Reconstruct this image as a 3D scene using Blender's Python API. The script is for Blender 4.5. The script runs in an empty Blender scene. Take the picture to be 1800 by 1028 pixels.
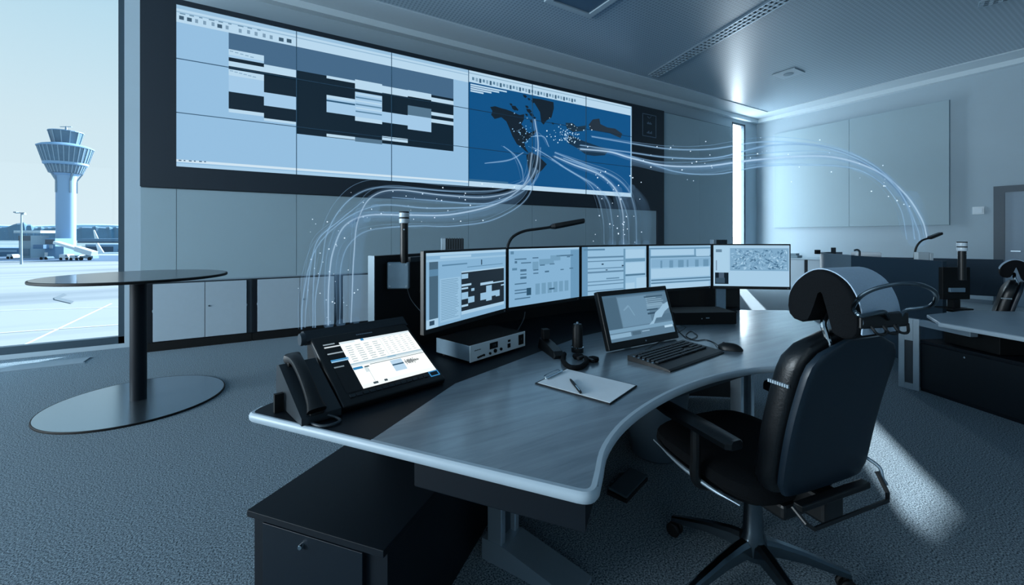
import bpy, bmesh, math, random
from mathutils import Vector, Matrix
random.seed(7)
scene = bpy.context.scene
C = scene.collection
PI = math.pi
F = 729.0; CX = 900.0; HY = 415.0; H = 1.32
A = math.atan2(.513, .859); CA, SA = math.cos(A), math.sin(A)

# ---------------------------------------------------------------- coordinates
def cw(xc, d, z=0.0):
    """metres right / metres ahead of the camera -> room"""
    return Vector((xc*CA + d*SA, d*CA - xc*SA, z))
def at_d(px, py, d): return cw((px-CX)/F*d, d, H-(py-HY)/F*d)
def at_z(px, py, z):
    d = F*(H-z)/(py-HY); return cw((px-CX)/F*d, d, z)
def on_y(px, Y):
    t = (px-CX)/F; dy = CA - t*SA; d = Y/dy
    return d*(SA+t*CA), d
def xz(px, py, Y):
    x, d = on_y(px, Y); return x, H-(py-HY)/F*d

# ---------------------------------------------------------------- materials
def lin(h):
    if isinstance(h, str):
        h = h.lstrip('#'); c = [int(h[i:i+2], 16)/255 for i in (0, 2, 4)]
    else: c = list(h)
    return tuple((v/12.92 if v <= .04045 else ((v+.055)/1.055)**2.4) for v in c) + (1,)
MATS = {}
def mat(name, col, rough=.5, metal=0., noise=0., nscale=20., bump=0., spec=.5, coat=0.):
    if name in MATS: return MATS[name]
    m = bpy.data.materials.new(name); m.use_nodes = True
    nt = m.node_tree; b = nt.nodes['Principled BSDF']
    c = lin(col); b.inputs['Base Color'].default_value = c
    b.inputs['Roughness'].default_value = rough; b.inputs['Metallic'].default_value = metal
    b.inputs['Specular IOR Level'].default_value = spec
    b.inputs['Coat Weight'].default_value = coat
    tc = nt.nodes.new('ShaderNodeTexCoord'); n = nt.nodes.new('ShaderNodeTexNoise')
    n.inputs['Scale'].default_value = nscale; n.inputs['Detail'].default_value = 3
    nt.links.new(tc.outputs['Object'], n.inputs['Vector'])
    mx = nt.nodes.new('ShaderNodeMix'); mx.data_type = 'RGBA'; k = noise if noise else .03
    mx.inputs['A'].default_value = tuple(max(0, v*(1-k)) for v in c[:3])+(1,)
    mx.inputs['B'].default_value = tuple(min(1, v*(1+k)) for v in c[:3])+(1,)
    nt.links.new(n.outputs['Fac'], mx.inputs['Factor']); nt.links.new(mx.outputs['Result'], b.inputs['Base Color'])
    if bump:
        bp = nt.nodes.new('ShaderNodeBump'); bp.inputs['Strength'].default_value = bump; bp.inputs['Distance'].default_value = .01
        nt.links.new(n.outputs['Fac'], bp.inputs['Height']); nt.links.new(bp.outputs['Normal'], b.inputs['Normal'])
    MATS[name] = m; return m
def emat(col, s=1.0):
    key = 'screen_%s_%.2f' % (col, s)
    if key in MATS: return MATS[key]
    m = bpy.data.materials.new(key); m.use_nodes = True; nt = m.node_tree
    b = nt.nodes['Principled BSDF']; b.inputs['Base Color'].default_value = (.01, .01, .012, 1)
    b.inputs['Roughness'].default_value = .35; b.inputs['Specular IOR Level'].default_value = .2
    b.inputs['Emission Color'].default_value = lin(col); b.inputs['Emission Strength'].default_value = s
    MATS[key] = m; return m

PLASTER = mat('plaster', '#a5b8c3', .85, nscale=3)
WALLP = mat('wall_panel', '#98afb9', .6, nscale=2)
CABW = mat('cabinet_front', '#a9bac5', .5)
BLACK = mat('black_laminate', '#06111a', .55, noise=.1, nscale=40, spec=.25)
NAVY = mat('video_wall_black', '#142430', .6, nscale=6)
MBLACK = mat('matt_black', '#05080a', .6, spec=.3)
FABB = mat('black_fabric', '#080c10', .9, noise=.3, nscale=300, bump=.3, spec=.2)
LEATHER = mat('black_leather', '#0a0f13', .38, noise=.15, nscale=120, bump=.08)
SHELL = mat('chair_shell', '#12222e', .42, noise=.05, nscale=60)
PLAST = mat('black_plastic', '#0a0e11', .42)
PLASTG = mat('dark_grey_plastic', '#1a242b', .45)
SILV = mat('silver_metal', '#9fb2bf', .35, .6)
CHROME = mat('chrome', '#b9c6ce', .12, 1.)
CHROMED = mat('dark_chrome', '#6f7c84', .2, 1.)
TABTOP = mat('table_top_laminate', '#25323b', .28, spec=.7, coat=.35, nscale=60, noise=.08)
BASEP = mat('powder_coated_base', '#93a5b1', .2, .92, noise=.1, nscale=200)
EDGE = mat('desk_edge', '#aebfca', .4)
PAPER = mat('paper', '#eef6fb', .7)
PAPERH = mat('headrest_cloth', '#a9c0d4', .8, noise=.08, nscale=200, bump=.2)
WHITEB = mat('white_face', '#ccdae1', .45)
STEEL = mat('brushed_steel', '#7c95a6', .4, .4, noise=.1, nscale=30)
DPANEL = mat('console_screen_panel', '#1b3242', .6, noise=.05, nscale=10)
DOORM = mat('door_paint', '#7f95a6', .5)
JAMB = mat('door_frame_grey', '#3c4f5c', .5)
WFRAME = mat('window_frame', '#3a4d59', .45, .3)
GRAP = mat('graphite', '#2a3740', .5)

def carpet():
    m = bpy.data.materials.new('carpet'); m.use_nodes = True; nt = m.node_tree; b = nt.nodes['Principled BSDF']
    b.inputs['Roughness'].default_value = .95; b.inputs['Specular IOR Level'].default_value = .15
    tc = nt.nodes.new('ShaderNodeTexCoord')
    n = nt.nodes.new('ShaderNodeTexNoise'); n.inputs['Scale'].default_value = 150; n.inputs['Detail'].default_value = 4; n.inputs['Roughness'].default_value = .75
    n2 = nt.nodes.new('ShaderNodeTexNoise'); n2.inputs['Scale'].default_value = 1.2; n2.inputs['Detail'].default_value = 2
    nt.links.new(tc.outputs['Object'], n.inputs['Vector']); nt.links.new(tc.outputs['Object'], n2.inputs['Vector'])
    r = nt.nodes.new('ShaderNodeValToRGB')
    r.color_ramp.elements[0].position = .41; r.color_ramp.elements[0].color = lin('#2a3a44')
    r.color_ramp.elements[1].position = .60; r.color_ramp.elements[1].color = lin('#a3b6c1')
    nt.links.new(n.outputs['Fac'], r.inputs['Fac'])
    mx = nt.nodes.new('ShaderNodeMix'); mx.data_type = 'RGBA'; mx.blend_type = 'MULTIPLY'; mx.inputs['Factor'].default_value = .25
    nt.links.new(r.outputs['Color'], mx.inputs['A']); nt.links.new(n2.outputs['Color'], mx.inputs['B'])
    nt.links.new(r.outputs['Color'], b.inputs['Base Color'])
    bp = nt.nodes.new('ShaderNodeBump'); bp.inputs['Strength'].default_value = .6; bp.inputs['Distance'].default_value = .01
    nt.links.new(n.outputs['Fac'], bp.inputs['Height']); nt.links.new(bp.outputs['Normal'], b.inputs['Normal'])
    return m
CARPET = carpet()

def wood():
    m = bpy.data.materials.new('grey_oak'); m.use_nodes = True; nt = m.node_tree; b = nt.nodes['Principled BSDF']
    b.inputs['Roughness'].default_value = .3; b.inputs['Coat Weight'].default_value = 1.; b.inputs['Coat Roughness'].default_value = .2; b.inputs['Specular IOR Level'].default_value = .8
    tc = nt.nodes.new('ShaderNodeTexCoord'); mp = nt.nodes.new('ShaderNodeMapping')
    mp.inputs['Rotation'].default_value = (0, 0, -.12); mp.inputs['Scale'].default_value = (1.2, 11, 1)
    n = nt.nodes.new('ShaderNodeTexNoise'); n.inputs['Scale'].default_value = 2.2; n.inputs['Detail'].default_value = 6; n.inputs['Roughness'].default_value = .62; n.inputs['Distortion'].default_value = .5
    nt.links.new(tc.outputs['Object'], mp.inputs['Vector']); nt.links.new(mp.outputs['Vector'], n.inputs['Vector'])
    r = nt.nodes.new('ShaderNodeValToRGB')
    r.color_ramp.elements[0].position = .3; r.color_ramp.elements[0].color = lin('#687782')
    r.color_ramp.elements[1].position = .7; r.color_ramp.elements[1].color = lin('#8899a4')
    nt.links.new(n.outputs['Fac'], r.inputs['Fac']); nt.links.new(r.outputs['Color'], b.inputs['Base Color'])
    return m
WOOD = wood()

def perforated():
    m = bpy.data.materials.new('perforated_ceiling'); m.use_nodes = True; nt = m.node_tree; b = nt.nodes['Principled BSDF']
    b.inputs['Roughness'].default_value = .37; b.inputs['Specular IOR Level'].default_value = .7
    tc = nt.nodes.new('ShaderNodeTexCoord')
    sc = nt.nodes.new('ShaderNodeVectorMath'); sc.operation = 'SCALE'; sc.inputs['Scale'].default_value = 1/.055
    fr = nt.nodes.new('ShaderNodeVectorMath'); fr.operation = 'FRACTION'
    sub = nt.nodes.new('ShaderNodeVectorMath'); sub.operation = 'SUBTRACT'; sub.inputs[1].default_value = (.5, .5, 0)
    mul = nt.nodes.new('ShaderNodeVectorMath'); mul.operation = 'MULTIPLY'; mul.inputs[1].default_value = (1, .75, 0)
    ln = nt.nodes.new('ShaderNodeVectorMath'); ln.operation = 'LENGTH'
    nt.links.new(tc.outputs['Object'], sc.inputs[0]); nt.links.new(sc.outputs[0], fr.inputs[0]); nt.links.new(fr.outputs[0], sub.inputs[0])
    nt.links.new(sub.outputs[0], mul.inputs[0]); nt.links.new(mul.outputs[0], ln.inputs[0])
    r = nt.nodes.new('ShaderNodeValToRGB')
    r.color_ramp.elements[0].position = .2; r.color_ramp.elements[0].color = lin('#7c909e')
    r.color_ramp.elements[1].position = .34; r.color_ramp.elements[1].color = lin('#9db1be')
    nt.links.new(ln.outputs['Value'], r.inputs['Fac']); nt.links.new(r.outputs['Color'], b.inputs['Base Color'])
    return m
PERF = perforated()

def glass():
    m = bpy.data.materials.new('window_glass'); m.use_nodes = True; nt = m.node_tree
    for n in list(nt.nodes): nt.nodes.remove(n)
    o = nt.nodes.new('ShaderNodeOutputMaterial'); mx = nt.nodes.new('ShaderNodeMixShader')
    t = nt.nodes.new('ShaderNodeBsdfTransparent'); t.inputs['Color'].default_value = (.95, .98, 1, 1)
    g = nt.nodes.new('ShaderNodeBsdfGlossy'); g.inputs['Roughness'].default_value = .02
    mx.inputs['Fac'].default_value = .02
    nt.links.new(t.outputs[0], mx.inputs[1]); nt.links.new(g.outputs[0], mx.inputs[2]); nt.links.new(mx.outputs[0], o.inputs[0])
    return m
GLASS = glass()
def glow(name, col, s, a):
    m = bpy.data.materials.new(name); m.use_nodes = True; nt = m.node_tree
    for n in list(nt.nodes): nt.nodes.remove(n)
    o = nt.nodes.new('ShaderNodeOutputMaterial'); mx = nt.nodes.new('ShaderNodeMixShader')
    t = nt.nodes.new('ShaderNodeBsdfTransparent'); e = nt.nodes.new('ShaderNodeEmission')
    e.inputs['Color'].default_value = lin(col); e.inputs['Strength'].default_value = s
    # brighter along the strand's core, fading to its rim, like a glowing fibre
    lw = nt.nodes.new('ShaderNodeLayerWeight'); lw.inputs['Blend'].default_value = .5
    mr = nt.nodes.new('ShaderNodeMapRange'); mr.inputs['To Min'].default_value = a; mr.inputs['To Max'].default_value = 0.
    nt.links.new(lw.outputs['Facing'], mr.inputs['Value']); nt.links.new(mr.outputs[0], mx.inputs['Fac'])
    nt.links.new(t.outputs[0], mx.inputs[1]); nt.links.new(e.outputs[0], mx.inputs[2]); nt.links.new(mx.outputs[0], o.inputs[0])
    return m
GLOW_B = glow('light_fibre_bright', '#a9d4f8', .95, .4)
GLOW_S = glow('light_fibre_soft', '#93c3ee', .9, .22)
GLOW_V = glow('light_fibre_veil', '#86baea', .9, .11)
SPARK = glow('light_speck', '#d6ecff', 1.3, .95)

# ---------------------------------------------------------------- mesh helpers
def link(name, bm, m, parent=None, smooth=False, ang=.6):
    me = bpy.data.meshes.new(name)
    bmesh.ops.recalc_face_normals(bm, faces=bm.faces)
    bm.to_mesh(me); bm.free()
    for x in (m if isinstance(m, (list, tuple)) else [m]): me.materials.append(x)
    if smooth:
        for p in me.polygons: p.use_smooth = True
        me.set_sharp_from_angle(angle=ang)
    o = bpy.data.objects.new(name, me); C.objects.link(o)
    if parent: o.parent = parent
    return o
def obj(name, bm, m, parent=None, smooth=False, label=None):
    if parent is not None:
        r = parent
        while r.parent: r = r.parent
        bmesh.ops.transform(bm, matrix=Matrix.Translation(-r.location), verts=bm.verts)
    o = link(name, bm, m, parent, smooth)
    if label: o['label'] = label
    return o
def struct(name, bm, m, smooth=False):
    o = link(name, bm, m, None, smooth); o['kind'] = 'structure'; return o
def thing(name, label, cat, loc, group=None):
    o = bpy.data.objects.new(name, None); C.objects.link(o); o.location = loc; o.empty_display_size = .1
    o['label'] = label; o['category'] = cat
    if group: o['group'] = group
    return o
def tag(o, label, cat, group=None, kind=None):
    o['label'] = label; o['category'] = cat
    if group: o['group'] = group
    if kind: o['kind'] = kind
    return o
def nb(): return bmesh.new()
def box(bm, x0, x1, y0, y1, z0, z1, M=None, bev=0, mi=0):
    r = bmesh.ops.create_cube(bm, size=1)
    vs = r['verts']
    mm = Matrix.Translation(((x0+x1)/2, (y0+y1)/2, (z0+z1)/2)) @ Matrix.Diagonal((abs(x1-x0), abs(y1-y0), abs(z1-z0), 1))
    bmesh.ops.transform(bm, matrix=(M @ mm) if M else mm, verts=vs)
    fs = list({f for v in vs for f in v.link_faces})
    for f in fs: f.material_index = mi
    if bev:
        es = list({e for v in vs for e in v.link_edges})
        bmesh.ops.bevel(bm, geom=es, offset=bev, segments=2, affect='EDGES', profile=.5)
    return bm
def prism(bm, pts, z0, z1, mi=0, bev=0, seg=2):
    a = [bm.verts.new((p[0], p[1], z0)) for p in pts]; b = [bm.verts.new((p[0], p[1], z1)) for p in pts]
    n = len(pts)
    fs = [bm.faces.new(list(reversed(a))), bm.faces.new(b)]
    for i in range(n): fs.append(bm.faces.new((a[i], a[(i+1) % n], b[(i+1) % n], b[i])))
    for f in fs: f.material_index = mi
    if bev:
        es = list(fs[0].edges)+list(fs[1].edges)
        bmesh.ops.bevel(bm, geom=es, offset=bev, segments=seg, affect='EDGES', profile=.5)
    return bm
def quad(bm, pts, mi=0):
    f = bm.faces.new([bm.verts.new(p) for p in pts]); f.material_index = mi; return f
def loft(bm, rings, cap=True, closed=False, mi=0):
    R = [[bm.verts.new(p) for p in r] for r in rings]; n = len(R[0])
    k = len(R)
    for i in range(k if closed else k-1):
        a, b = R[i], R[(i+1) % k]
        for j in range(n):
            f = bm.faces.new((a[j], a[(j+1) % n], b[(j+1) % n], b[j])); f.material_index = mi
    if cap and not closed:
        for r in (list(reversed(R[0])), R[-1]):
            f = bm.faces.new(r); f.material_index = mi
    return bm
def lathe(bm, prof, c=(0, 0), n=28, M=None, mi=0, closed=False):
    rings = []
    for r, z in prof:
        rings.append([Vector((c[0]+r*math.cos(2*PI*j/n), c[1]+r*math.sin(2*PI*j/n), z)) for j in range(n)])
    if M: rings = [[M @ p for p in r] for r in rings]
    return loft(bm, rings, mi=mi, closed=closed)
def smooth_path(P, k=6, closed=False):
    P = [Vector(p) for p in P]; out = []; n = len(P)
    rng = range(n if closed else n-1)
    for i in rng:
        if closed: p0, p1, p2, p3 = P[i-1], P[i], P[(i+1) % n], P[(i+2) % n]
        else:
            p1, p2 = P[i], P[i+1]; p0 = P[i-1] if i > 0 else 2*p1-p2; p3 = P[i+2] if i+2 < n else 2*p2-p1
        for j in range(k):
            t = j/k
            out.append(.5*((2*p1)+(p2-p0)*t+(2*p0-5*p1+4*p2-p3)*t*t+(3*p1-p0-3*p2+p3)*t**3))
    if not closed: out.append(P[-1])
    return out
def tube(bm, P, r, n=8, closed=False, k=6, mi=0, sm=True):
    Q = smooth_path(P, k, closed) if sm else [Vector(p) for p in P]
    m = len(Q); rings = []; up = None
    for i in range(m):
        if closed: t = Q[(i+1) % m]-Q[i-1]
        else: t = Q[min(i+1, m-1)]-Q[max(i-1, 0)]
        t.normalize()
        if up is None:
            up = t.orthogonal().normalized()
        else: up = (up - t*up.dot(t)).normalized()
        s = t.cross(up)
        rr = r(i/(m-1)) if callable(r) else r
        rings.append([Q[i]+(up*math.cos(2*PI*j/n)+s*math.sin(2*PI*j/n))*rr for j in range(n)])
    return loft(bm, rings, closed=closed, mi=mi)
def frame(o, x, y):
    """matrix with origin o, x axis x, y axis y (world vectors), z = cross"""
    x = Vector(x).normalized(); y = Vector(y).normalized(); z = x.cross(y).normalized()
    M = Matrix((x, y, z)).transposed().to_4x4(); M.translation = Vector(o); return M
def zrot(o, v):
    """upright frame whose local x runs along horizontal vector v"""
    v = Vector((v[0], v[1], 0)).normalized(); return frame(o, v, Vector((-v.y, v.x, 0)))

# ---------------------------------------------------------------- camera
cam = bpy.data.cameras.new('camera'); co = bpy.data.objects.new('camera', cam); C.objects.link(co)
cam.sensor_width = 36; cam.lens = F/1800*36; cam.shift_y = -(514-HY)/1800; cam.clip_end = 5000; cam.clip_start = .05
co.location = (0, 0, H); co.rotation_euler = (PI/2, 0, -A); scene.camera = co
vs = scene.view_settings; vs.view_transform = 'Standard'; vs.look = 'None'; vs.gamma = 1; vs.exposure = 0.0
try: vs.use_curve_mapping = False
except Exception: pass

# ---------------------------------------------------------------- world, sun
w = bpy.data.worlds.new('sky'); scene.world = w; w.use_nodes = True; nt = w.node_tree
bg = nt.nodes['Background']; tc = nt.nodes.new('ShaderNodeTexCoord'); sp = nt.nodes.new('ShaderNodeSeparateXYZ')
r = nt.nodes.new('ShaderNodeValToRGB'); nt.links.new(tc.outputs['Generated'], sp.inputs[0]); nt.links.new(sp.outputs['Z'], r.inputs['Fac'])
e = r.color_ramp.elements; e[0].position = 0; e[0].color = lin('#dff0f6'); e[1].position = .62; e[1].color = lin('#86c0e6')
x = e.new(.18); x.color = lin('#d6ebf3'); x = e.new(.36); x.color = lin('#bfe0ef')
dp = nt.nodes.new('ShaderNodeVectorMath'); dp.operation = 'DOT_PRODUCT'; dp.inputs[1].default_value = (.7512, .5296, .394)
nt.links.new(tc.outputs['Generated'], dp.inputs[0])
pw = nt.nodes.new('ShaderNodeMath'); pw.operation = 'POWER'; pw.inputs[1].default_value = 9; mxn = nt.nodes.new('ShaderNodeMath'); mxn.operation = 'MAXIMUM'; mxn.inputs[1].default_value = 0
nt.links.new(dp.outputs['Value'], mxn.inputs[0]); nt.links.new(mxn.outputs[0], pw.inputs[0])
hs_ = nt.nodes.new('ShaderNodeMath'); hs_.operation = 'MULTIPLY'; hs_.inputs[1].default_value = 9; nt.links.new(pw.outputs[0], hs_.inputs[0])
ad = nt.nodes.new('ShaderNodeMath'); ad.operation = 'ADD'; ad.inputs[1].default_value = 1.0; nt.links.new(hs_.outputs[0], ad.inputs[0])
nt.links.new(r.outputs['Color'], bg.inputs['Color']); nt.links.new(ad.outputs[0], bg.inputs['Strength'])
sun = bpy.data.lights.new('sun', 'SUN'); sun.energy = 15; sun.angle = math.radians(.55); sun.color = (.86, .95, 1)
so = bpy.data.objects.new('sun', sun); C.objects.link(so)
EL = math.radians(22.7); az = Vector((-1, -.705, 0)).normalized()
dirv = Vector((az.x*math.cos(EL), az.y*math.cos(EL), -math.sin(EL)))
so.rotation_euler = dirv.to_track_quat('-Z', 'Y').to_euler(); so.location = (14, 10, 8)

# ================================================================ THE ROOM
YW, YP, XR, XL, YB, ZC = 6.58, 6.20, 12.06, -9.0, -5.0, 4.60
bm = nb(); box(bm, XL-.2, XR+.2, YB-.2, YW+.3, -.2, 0); struct('floor', bm, CARPET)
BR = .62
bm = nb(); box(bm, XL, XR-BR, YB, YW-BR, ZC+.02, ZC+.3); struct('ceiling', bm, PERF)
bm = nb()
box(bm, XL-.2, XR+.2, YW-BR, YW+.3, ZC, ZC+.3); box(bm, XR-BR, XR+.2, YB, YW-BR, ZC, ZC+.3)
struct('trim_1', bm, mat('ceiling_border', '#c0d0d9', .5))
bm = nb(); box(bm, -1.2, XR, YW-.12, YW, ZC-.10, ZC-.002); box(bm, XR-.14, XR, YB, YW-.12, ZC-.10, ZC-.002); struct('trim_2', bm, mat('cove_white', '#c6d6de', .7))
# front wall with the wide window on the left and the slit in the corner
WX0, WX1 = -8.6, -1.425; SX0, SX1 = 10.86, 11.50
bm = nb(); T = .10
box(bm, XL-.2, WX0, YW, YW+T, 0, ZC); box(bm, WX0, WX1, YW, YW+T, 4.35, ZC); box(bm, WX0, WX1, YW, YW+T, -.2, .05)
box(bm, WX1, SX0, YW, YW+T, 0, ZC); box(bm, SX0, SX1, YW, YW+T, 4.42, ZC); box(bm, SX0, SX1, YW, YW+T, -.2, .05)
box(bm, SX1, XR+.2, YW, YW+T, 0, ZC)
struct('wall_front', bm, PLASTER)
bm = nb(); box(bm, XR, XR+.2, YB-.2, YW, 0, ZC); struct('wall_right', bm, PLASTER)
bm = nb(); box(bm, XL-.2, XL, YB-.2, 1.0, 0, ZC); box(bm, XL-.2, XL, 6.0, YW, 0, ZC); box(bm, XL-.2, XL, 1.0, 6.0, 0, .4); box(bm, XL-.2, XL, 1.0, 6.0, 4.2, ZC); struct('wall_left', bm, PLASTER)  # opening added in the unseen left wall to brighten the room
bm = nb()
for p in (1.03, 3.5, 5.97): box(bm, XL-.12, XL-.06, p-.03, p+.03, .4, 4.2)
struct('window_4', bm, WFRAME)  # frame of the added, unseen left-wall window
bm = nb(); box(bm, XL, -7.5, YB-.2, YB, 0, ZC); box(bm, -1.0, XR, YB-.2, YB, 0, ZC); box(bm, -7.5, -1.0, YB-.2, YB, 0, .9); box(bm, -7.5, -1.0, YB-.2, YB, 3.6, ZC)
struct('wall_back', bm, PLASTER)
# windows
def window(n, x0, x1, z0, z1, y, posts):
    bm = nb(); fr = .055
    box(bm, x0, x1, y, y+.08, z0, z0+fr*1.5); box(bm, x0, x1, y, y+.08, z1-fr, z1)
    for p in posts: box(bm, p-fr/2, p+fr/2, y, y+.08, z0, z1)
    o = struct('window_%d' % n, bm, WFRAME)
    g = nb(); quad(g, [(x0, y+.04, z0), (x1, y+.04, z0), (x1, y+.04, z1), (x0, y+.04, z1)]); p = link('pane', g, GLASS, o)
window(1, WX0, WX1, .05, 4.35, YW+.01, [WX1-.028, WX0+.028, -5.0])
window(2, SX0, SX1, .05, 4.42, YW+.01, [SX0+.03, SX1-.03])
window(3, -7.5, -1.0, .9, 3.6, YB-.14, [-7.47, -4.25, -1.03])  # unseen rear window, added to let in more light
# built-out inner wall: light panels round the video wall, grooves 1.25 m apart
VX0, VX1, VZ0, VZ1 = -1.207, 7.63, 1.885, 4.10
SXA, COLW, SZ0, SZ1, NC, NR = -.886, 1.2523, 2.138, 4.04, 6, 3
BX1 = 10.19
bm = nb(); box(bm, VX0, BX1, YP+.02, YW, .0, 4.098); struct('wall_inner', bm, mat('dark_backing', '#4c5e69', .7))
bm = nb(); g = .0025
xs = [VX0, SXA] + [SXA+COLW*i for i in range(1, 6)] + [7.40]
for a, b in zip(xs[:-1], xs[1:]): box(bm, a+g, b-g, YP, YP+.03, .80, VZ0-.012)
struct('trim_3', bm, WALLP)
bm = nb(); xs = [7.65, 8.92, BX1]
for a, b in zip(xs[:-1], xs[1:]): box(bm, a+g, b-g, YP, YP+.03, .02, 4.08)
struct('trim_4', bm, WALLP)
bm = nb(); box(bm, VX0, 7.41, YP-.012, YP+.25, .785, .80); struct('trim_5', bm, mat('ledge', '#8194a0', .5))
# floor convector grille below the window
bm = nb()
for i in range(9): box(bm, WX0, -1.62, 5.98+i*.024, 5.98+i*.024+.014, .001, .012)
box(bm, WX0, -1.60, 5.965, 5.975, .0, .013); box(bm, WX0, -1.60, 6.20, 6.21, .0, .013)
for i in range(60): box(bm, -1.62-i*.11-.01, -1.62-i*.11, 5.975, 6.20, .001, .009)
o = obj('floor_grille', bm, SILV); tag(o, 'long aluminium floor grille set in the carpet below the tall window', 'floor grille')

# door on the right wall
def right_wall_y(px):
    t = (px-CX)/F; d = XR/(SA+t*CA); return d*(CA-t*SA), d
y1, d1 = right_wall_y(1747); zt = H+(HY-328)/F*d1
bm = nb(); yj = y1-.14; ye = yj-1.15
box(bm, XR-.03, XR+.02, yj, y1, 0, zt); box(bm, XR-.03, XR+.02, ye-.14, ye, 0, zt); box(bm, XR-.03, XR+.02, ye, yj, zt-.12, zt)
do = struct('door_1', bm, JAMB)
bm = nb(); box(bm, XR-.012, XR+.01, ye, yj, 0.01, zt-.12); link('door_leaf', bm, DOORM, do)
bm = nb(); box(bm, XR-.07, XR-.05, yj-.2, yj-.08, 1.03, 1.05); box(bm, XR-.06, XR-.012, yj-.1, yj-.08, 1.03, 1.05); link('handle', bm, SILV, do)
# acoustic panel on the right wall
bm = nb()
for i in range(2):
    a = 2.69+i*(6.07-2.69)/2; box(bm, XR-.06, XR-.001, a+.002, a+(6.07-2.69)/2-.002, 1.55, 4.11, bev=.004)
o = obj('acoustic_panel', bm, WALLP); tag(o, 'large pale square acoustic panel mounted flat on the right-hand wall', 'wall panel')
ys, ds = right_wall_y(1720); zs = H+(HY-370)/F*ds
o0 = thing('light_switch', 'small square light switch on the right-hand wall beside the door', 'light switch', (XR, ys, zs))
bm = nb(); box(bm, XR-.012, XR-.0005, ys-.08, ys+.08, zs-.075, zs+.075, bev=.003); obj('plate', bm, WHITEB, o0)
bm = nb(); box(bm, XR-.018, XR-.012, ys-.055, ys+.055, zs-.05, zs+.05, bev=.002); obj('rocker', bm, mat('rocker_white', '#c4d4de', .4), o0)
bm = nb(); box(bm, XR-.015, XR-.001, YB, ye-.15, 0, .08); box(bm, XR-.015, XR-.001, y1+.01, YW, 0, .08); struct('baseboard_right', bm, mat('skirting', '#5f7381', .5))

# ceiling fittings
def ceil_pt(px, py): return at_z(px, py, ZC)
def slot(a, b, wid, lab, z=ZC+.018):
    a = Vector(a); b = Vector(b); v = (b-a); L = v.length; M = zrot((a+b)/2, v); M.translation.z = z
    o = thing('slot_diffuser', lab, 'ceiling vent', ((a.x+b.x)/2, (a.y+b.y)/2, z), 'linear air diffusers in the ceiling')
    bm = nb()
    for s in (-1, -.33, .33, 1): box(bm, -L/2, L/2, s*wid/2-.01, s*wid/2+.01, -.03, 0, M)
    box(bm, -L/2-.01, -L/2, -wid/2, wid/2, -.03, 0, M); obj('frame', bm, SILV, o)
    bm = nb(); box(bm, -L/2, L/2, -wid/2, wid/2, -.004, .0, M); obj('backing', bm, MBLACK, o)
    bm = nb(); n = int(L/.09)
    for i in range(n): box(bm, -L/2+i*.09, -L/2+i*.09+.042, -wid/2+.01, wid/2-.01, -.024, -.006, M)
    obj('grille', bm, mat('vane_grey', '#d3e0e8', .4), o)
p1 = ceil_pt(1149, 133); p2 = ceil_pt(1372, 0); dv = (p2-p1)
slot(p1, p2+dv*.35, .24, 'long slotted air diffuser running diagonally across the ceiling above the video wall')
p1 = ceil_pt(1722, 8); p2 = ceil_pt(1800, -12)
slot(p1, p1+(p2-p1)*2.2, .2, 'short end of a slotted air diffuser at the top right of the ceiling')
def spot(px, py, s, lab):
    c = ceil_pt(px, py); z = ZC+.018
    o = thing('ceiling_speaker', lab, 'ceiling fitting', (c.x, c.y, z))
    M = Matrix.Translation((c.x, c.y, z)) @ Matrix.Rotation(.0, 4, 'Z')
    bm = nb(); box(bm, -s/2, s/2, -s/2, s/2, -.022, 0, M, bev=.004); obj('plate', bm, mat('ceiling_plate', '#a9bcc8', .5), o)
    bm = nb(); lathe(bm, [(.001, -.03), (s*.2, -.03), (s*.22, -.0225), (.001, -.0225)], M=M); obj('insert', bm, mat('insert_grey', '#6f8594', .4), o, True)
spot(1386, 130, .42, 'square white ceiling fitting with round centre near the far corner')
c = ceil_pt(1032, -8)
o0 = thing('ceiling_light', 'square dark glazed ceiling light cut by the top edge above the map', 'ceiling light', (c.x, c.y, ZC+.018))
bm = nb(); M = Matrix.Translation((c.x, c.y, ZC+.018)); s = .42
box(bm, -s, s, -s, -s+.09, -.03, 0, M); box(bm, -s, s, s-.09, s, -.03, 0, M); box(bm, -s, -s+.09, -s+.09, s-.09, -.03, 0, M); box(bm, s-.09, s, -s+.09, s-.09, -.03, 0, M)
obj('frame', bm, PLASTER, o0)
bm = nb(); box(bm, -s+.09, s-.09, -s+.09, s-.09, -.012, 0, M); obj('diffuser', bm, mat('dark_diffuser', '#4b6478', .3), o0)

# ================================================================ VIDEO WALL
vw = thing('video_wall', 'huge wall-mounted video wall in a black surround showing schedules and a blue world map', 'video wall', (3.2, YP, 1.885))
bm = nb(); y0, y1 = YP-.02, YP+.02
box(bm, VX0, SXA, y0, y1, VZ0, VZ1); box(bm, SXA+COLW*6, VX1, y0, y1, VZ0, VZ1); box(bm, SXA, SXA+COLW*6, y0, y1, VZ0, SZ0); box(bm, SXA, SXA+COLW*6, y0, y1, SZ1, VZ1)
box(bm, 7.42, VX1, y0, y1, 0.02, VZ0)
obj('surround', bm, NAVY, vw)
LB, LB2, WH, GB, DK = '#97c2e4', '#a6cdec', '#bcdcf2', '#466a8a', '#0e2230'
def layer(bm, mats, x0, x1, z0, z1, k, col):
    if col not in mats: mats.append(col)
    y = YP-.0015-.0011*k
    quad(bm, [(x0, y, z0), (x1, y, z0), (x1, y, z1), (x0, y, z1)], mats.index(col))
YS = YP-.003
def R(px0, px1, pr, yt, yb): # pixel box on the wall plane -> metres
    xa, _ = on_y(px0, YS); xb, _ = on_y(px1, YS); _, zt = xz(pr, yt, YS); _, zb = xz(pr, yb, YS)
    return xa, xb, zb, zt
content = []  # (x0,x1,z0,z1,layer,col)
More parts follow.
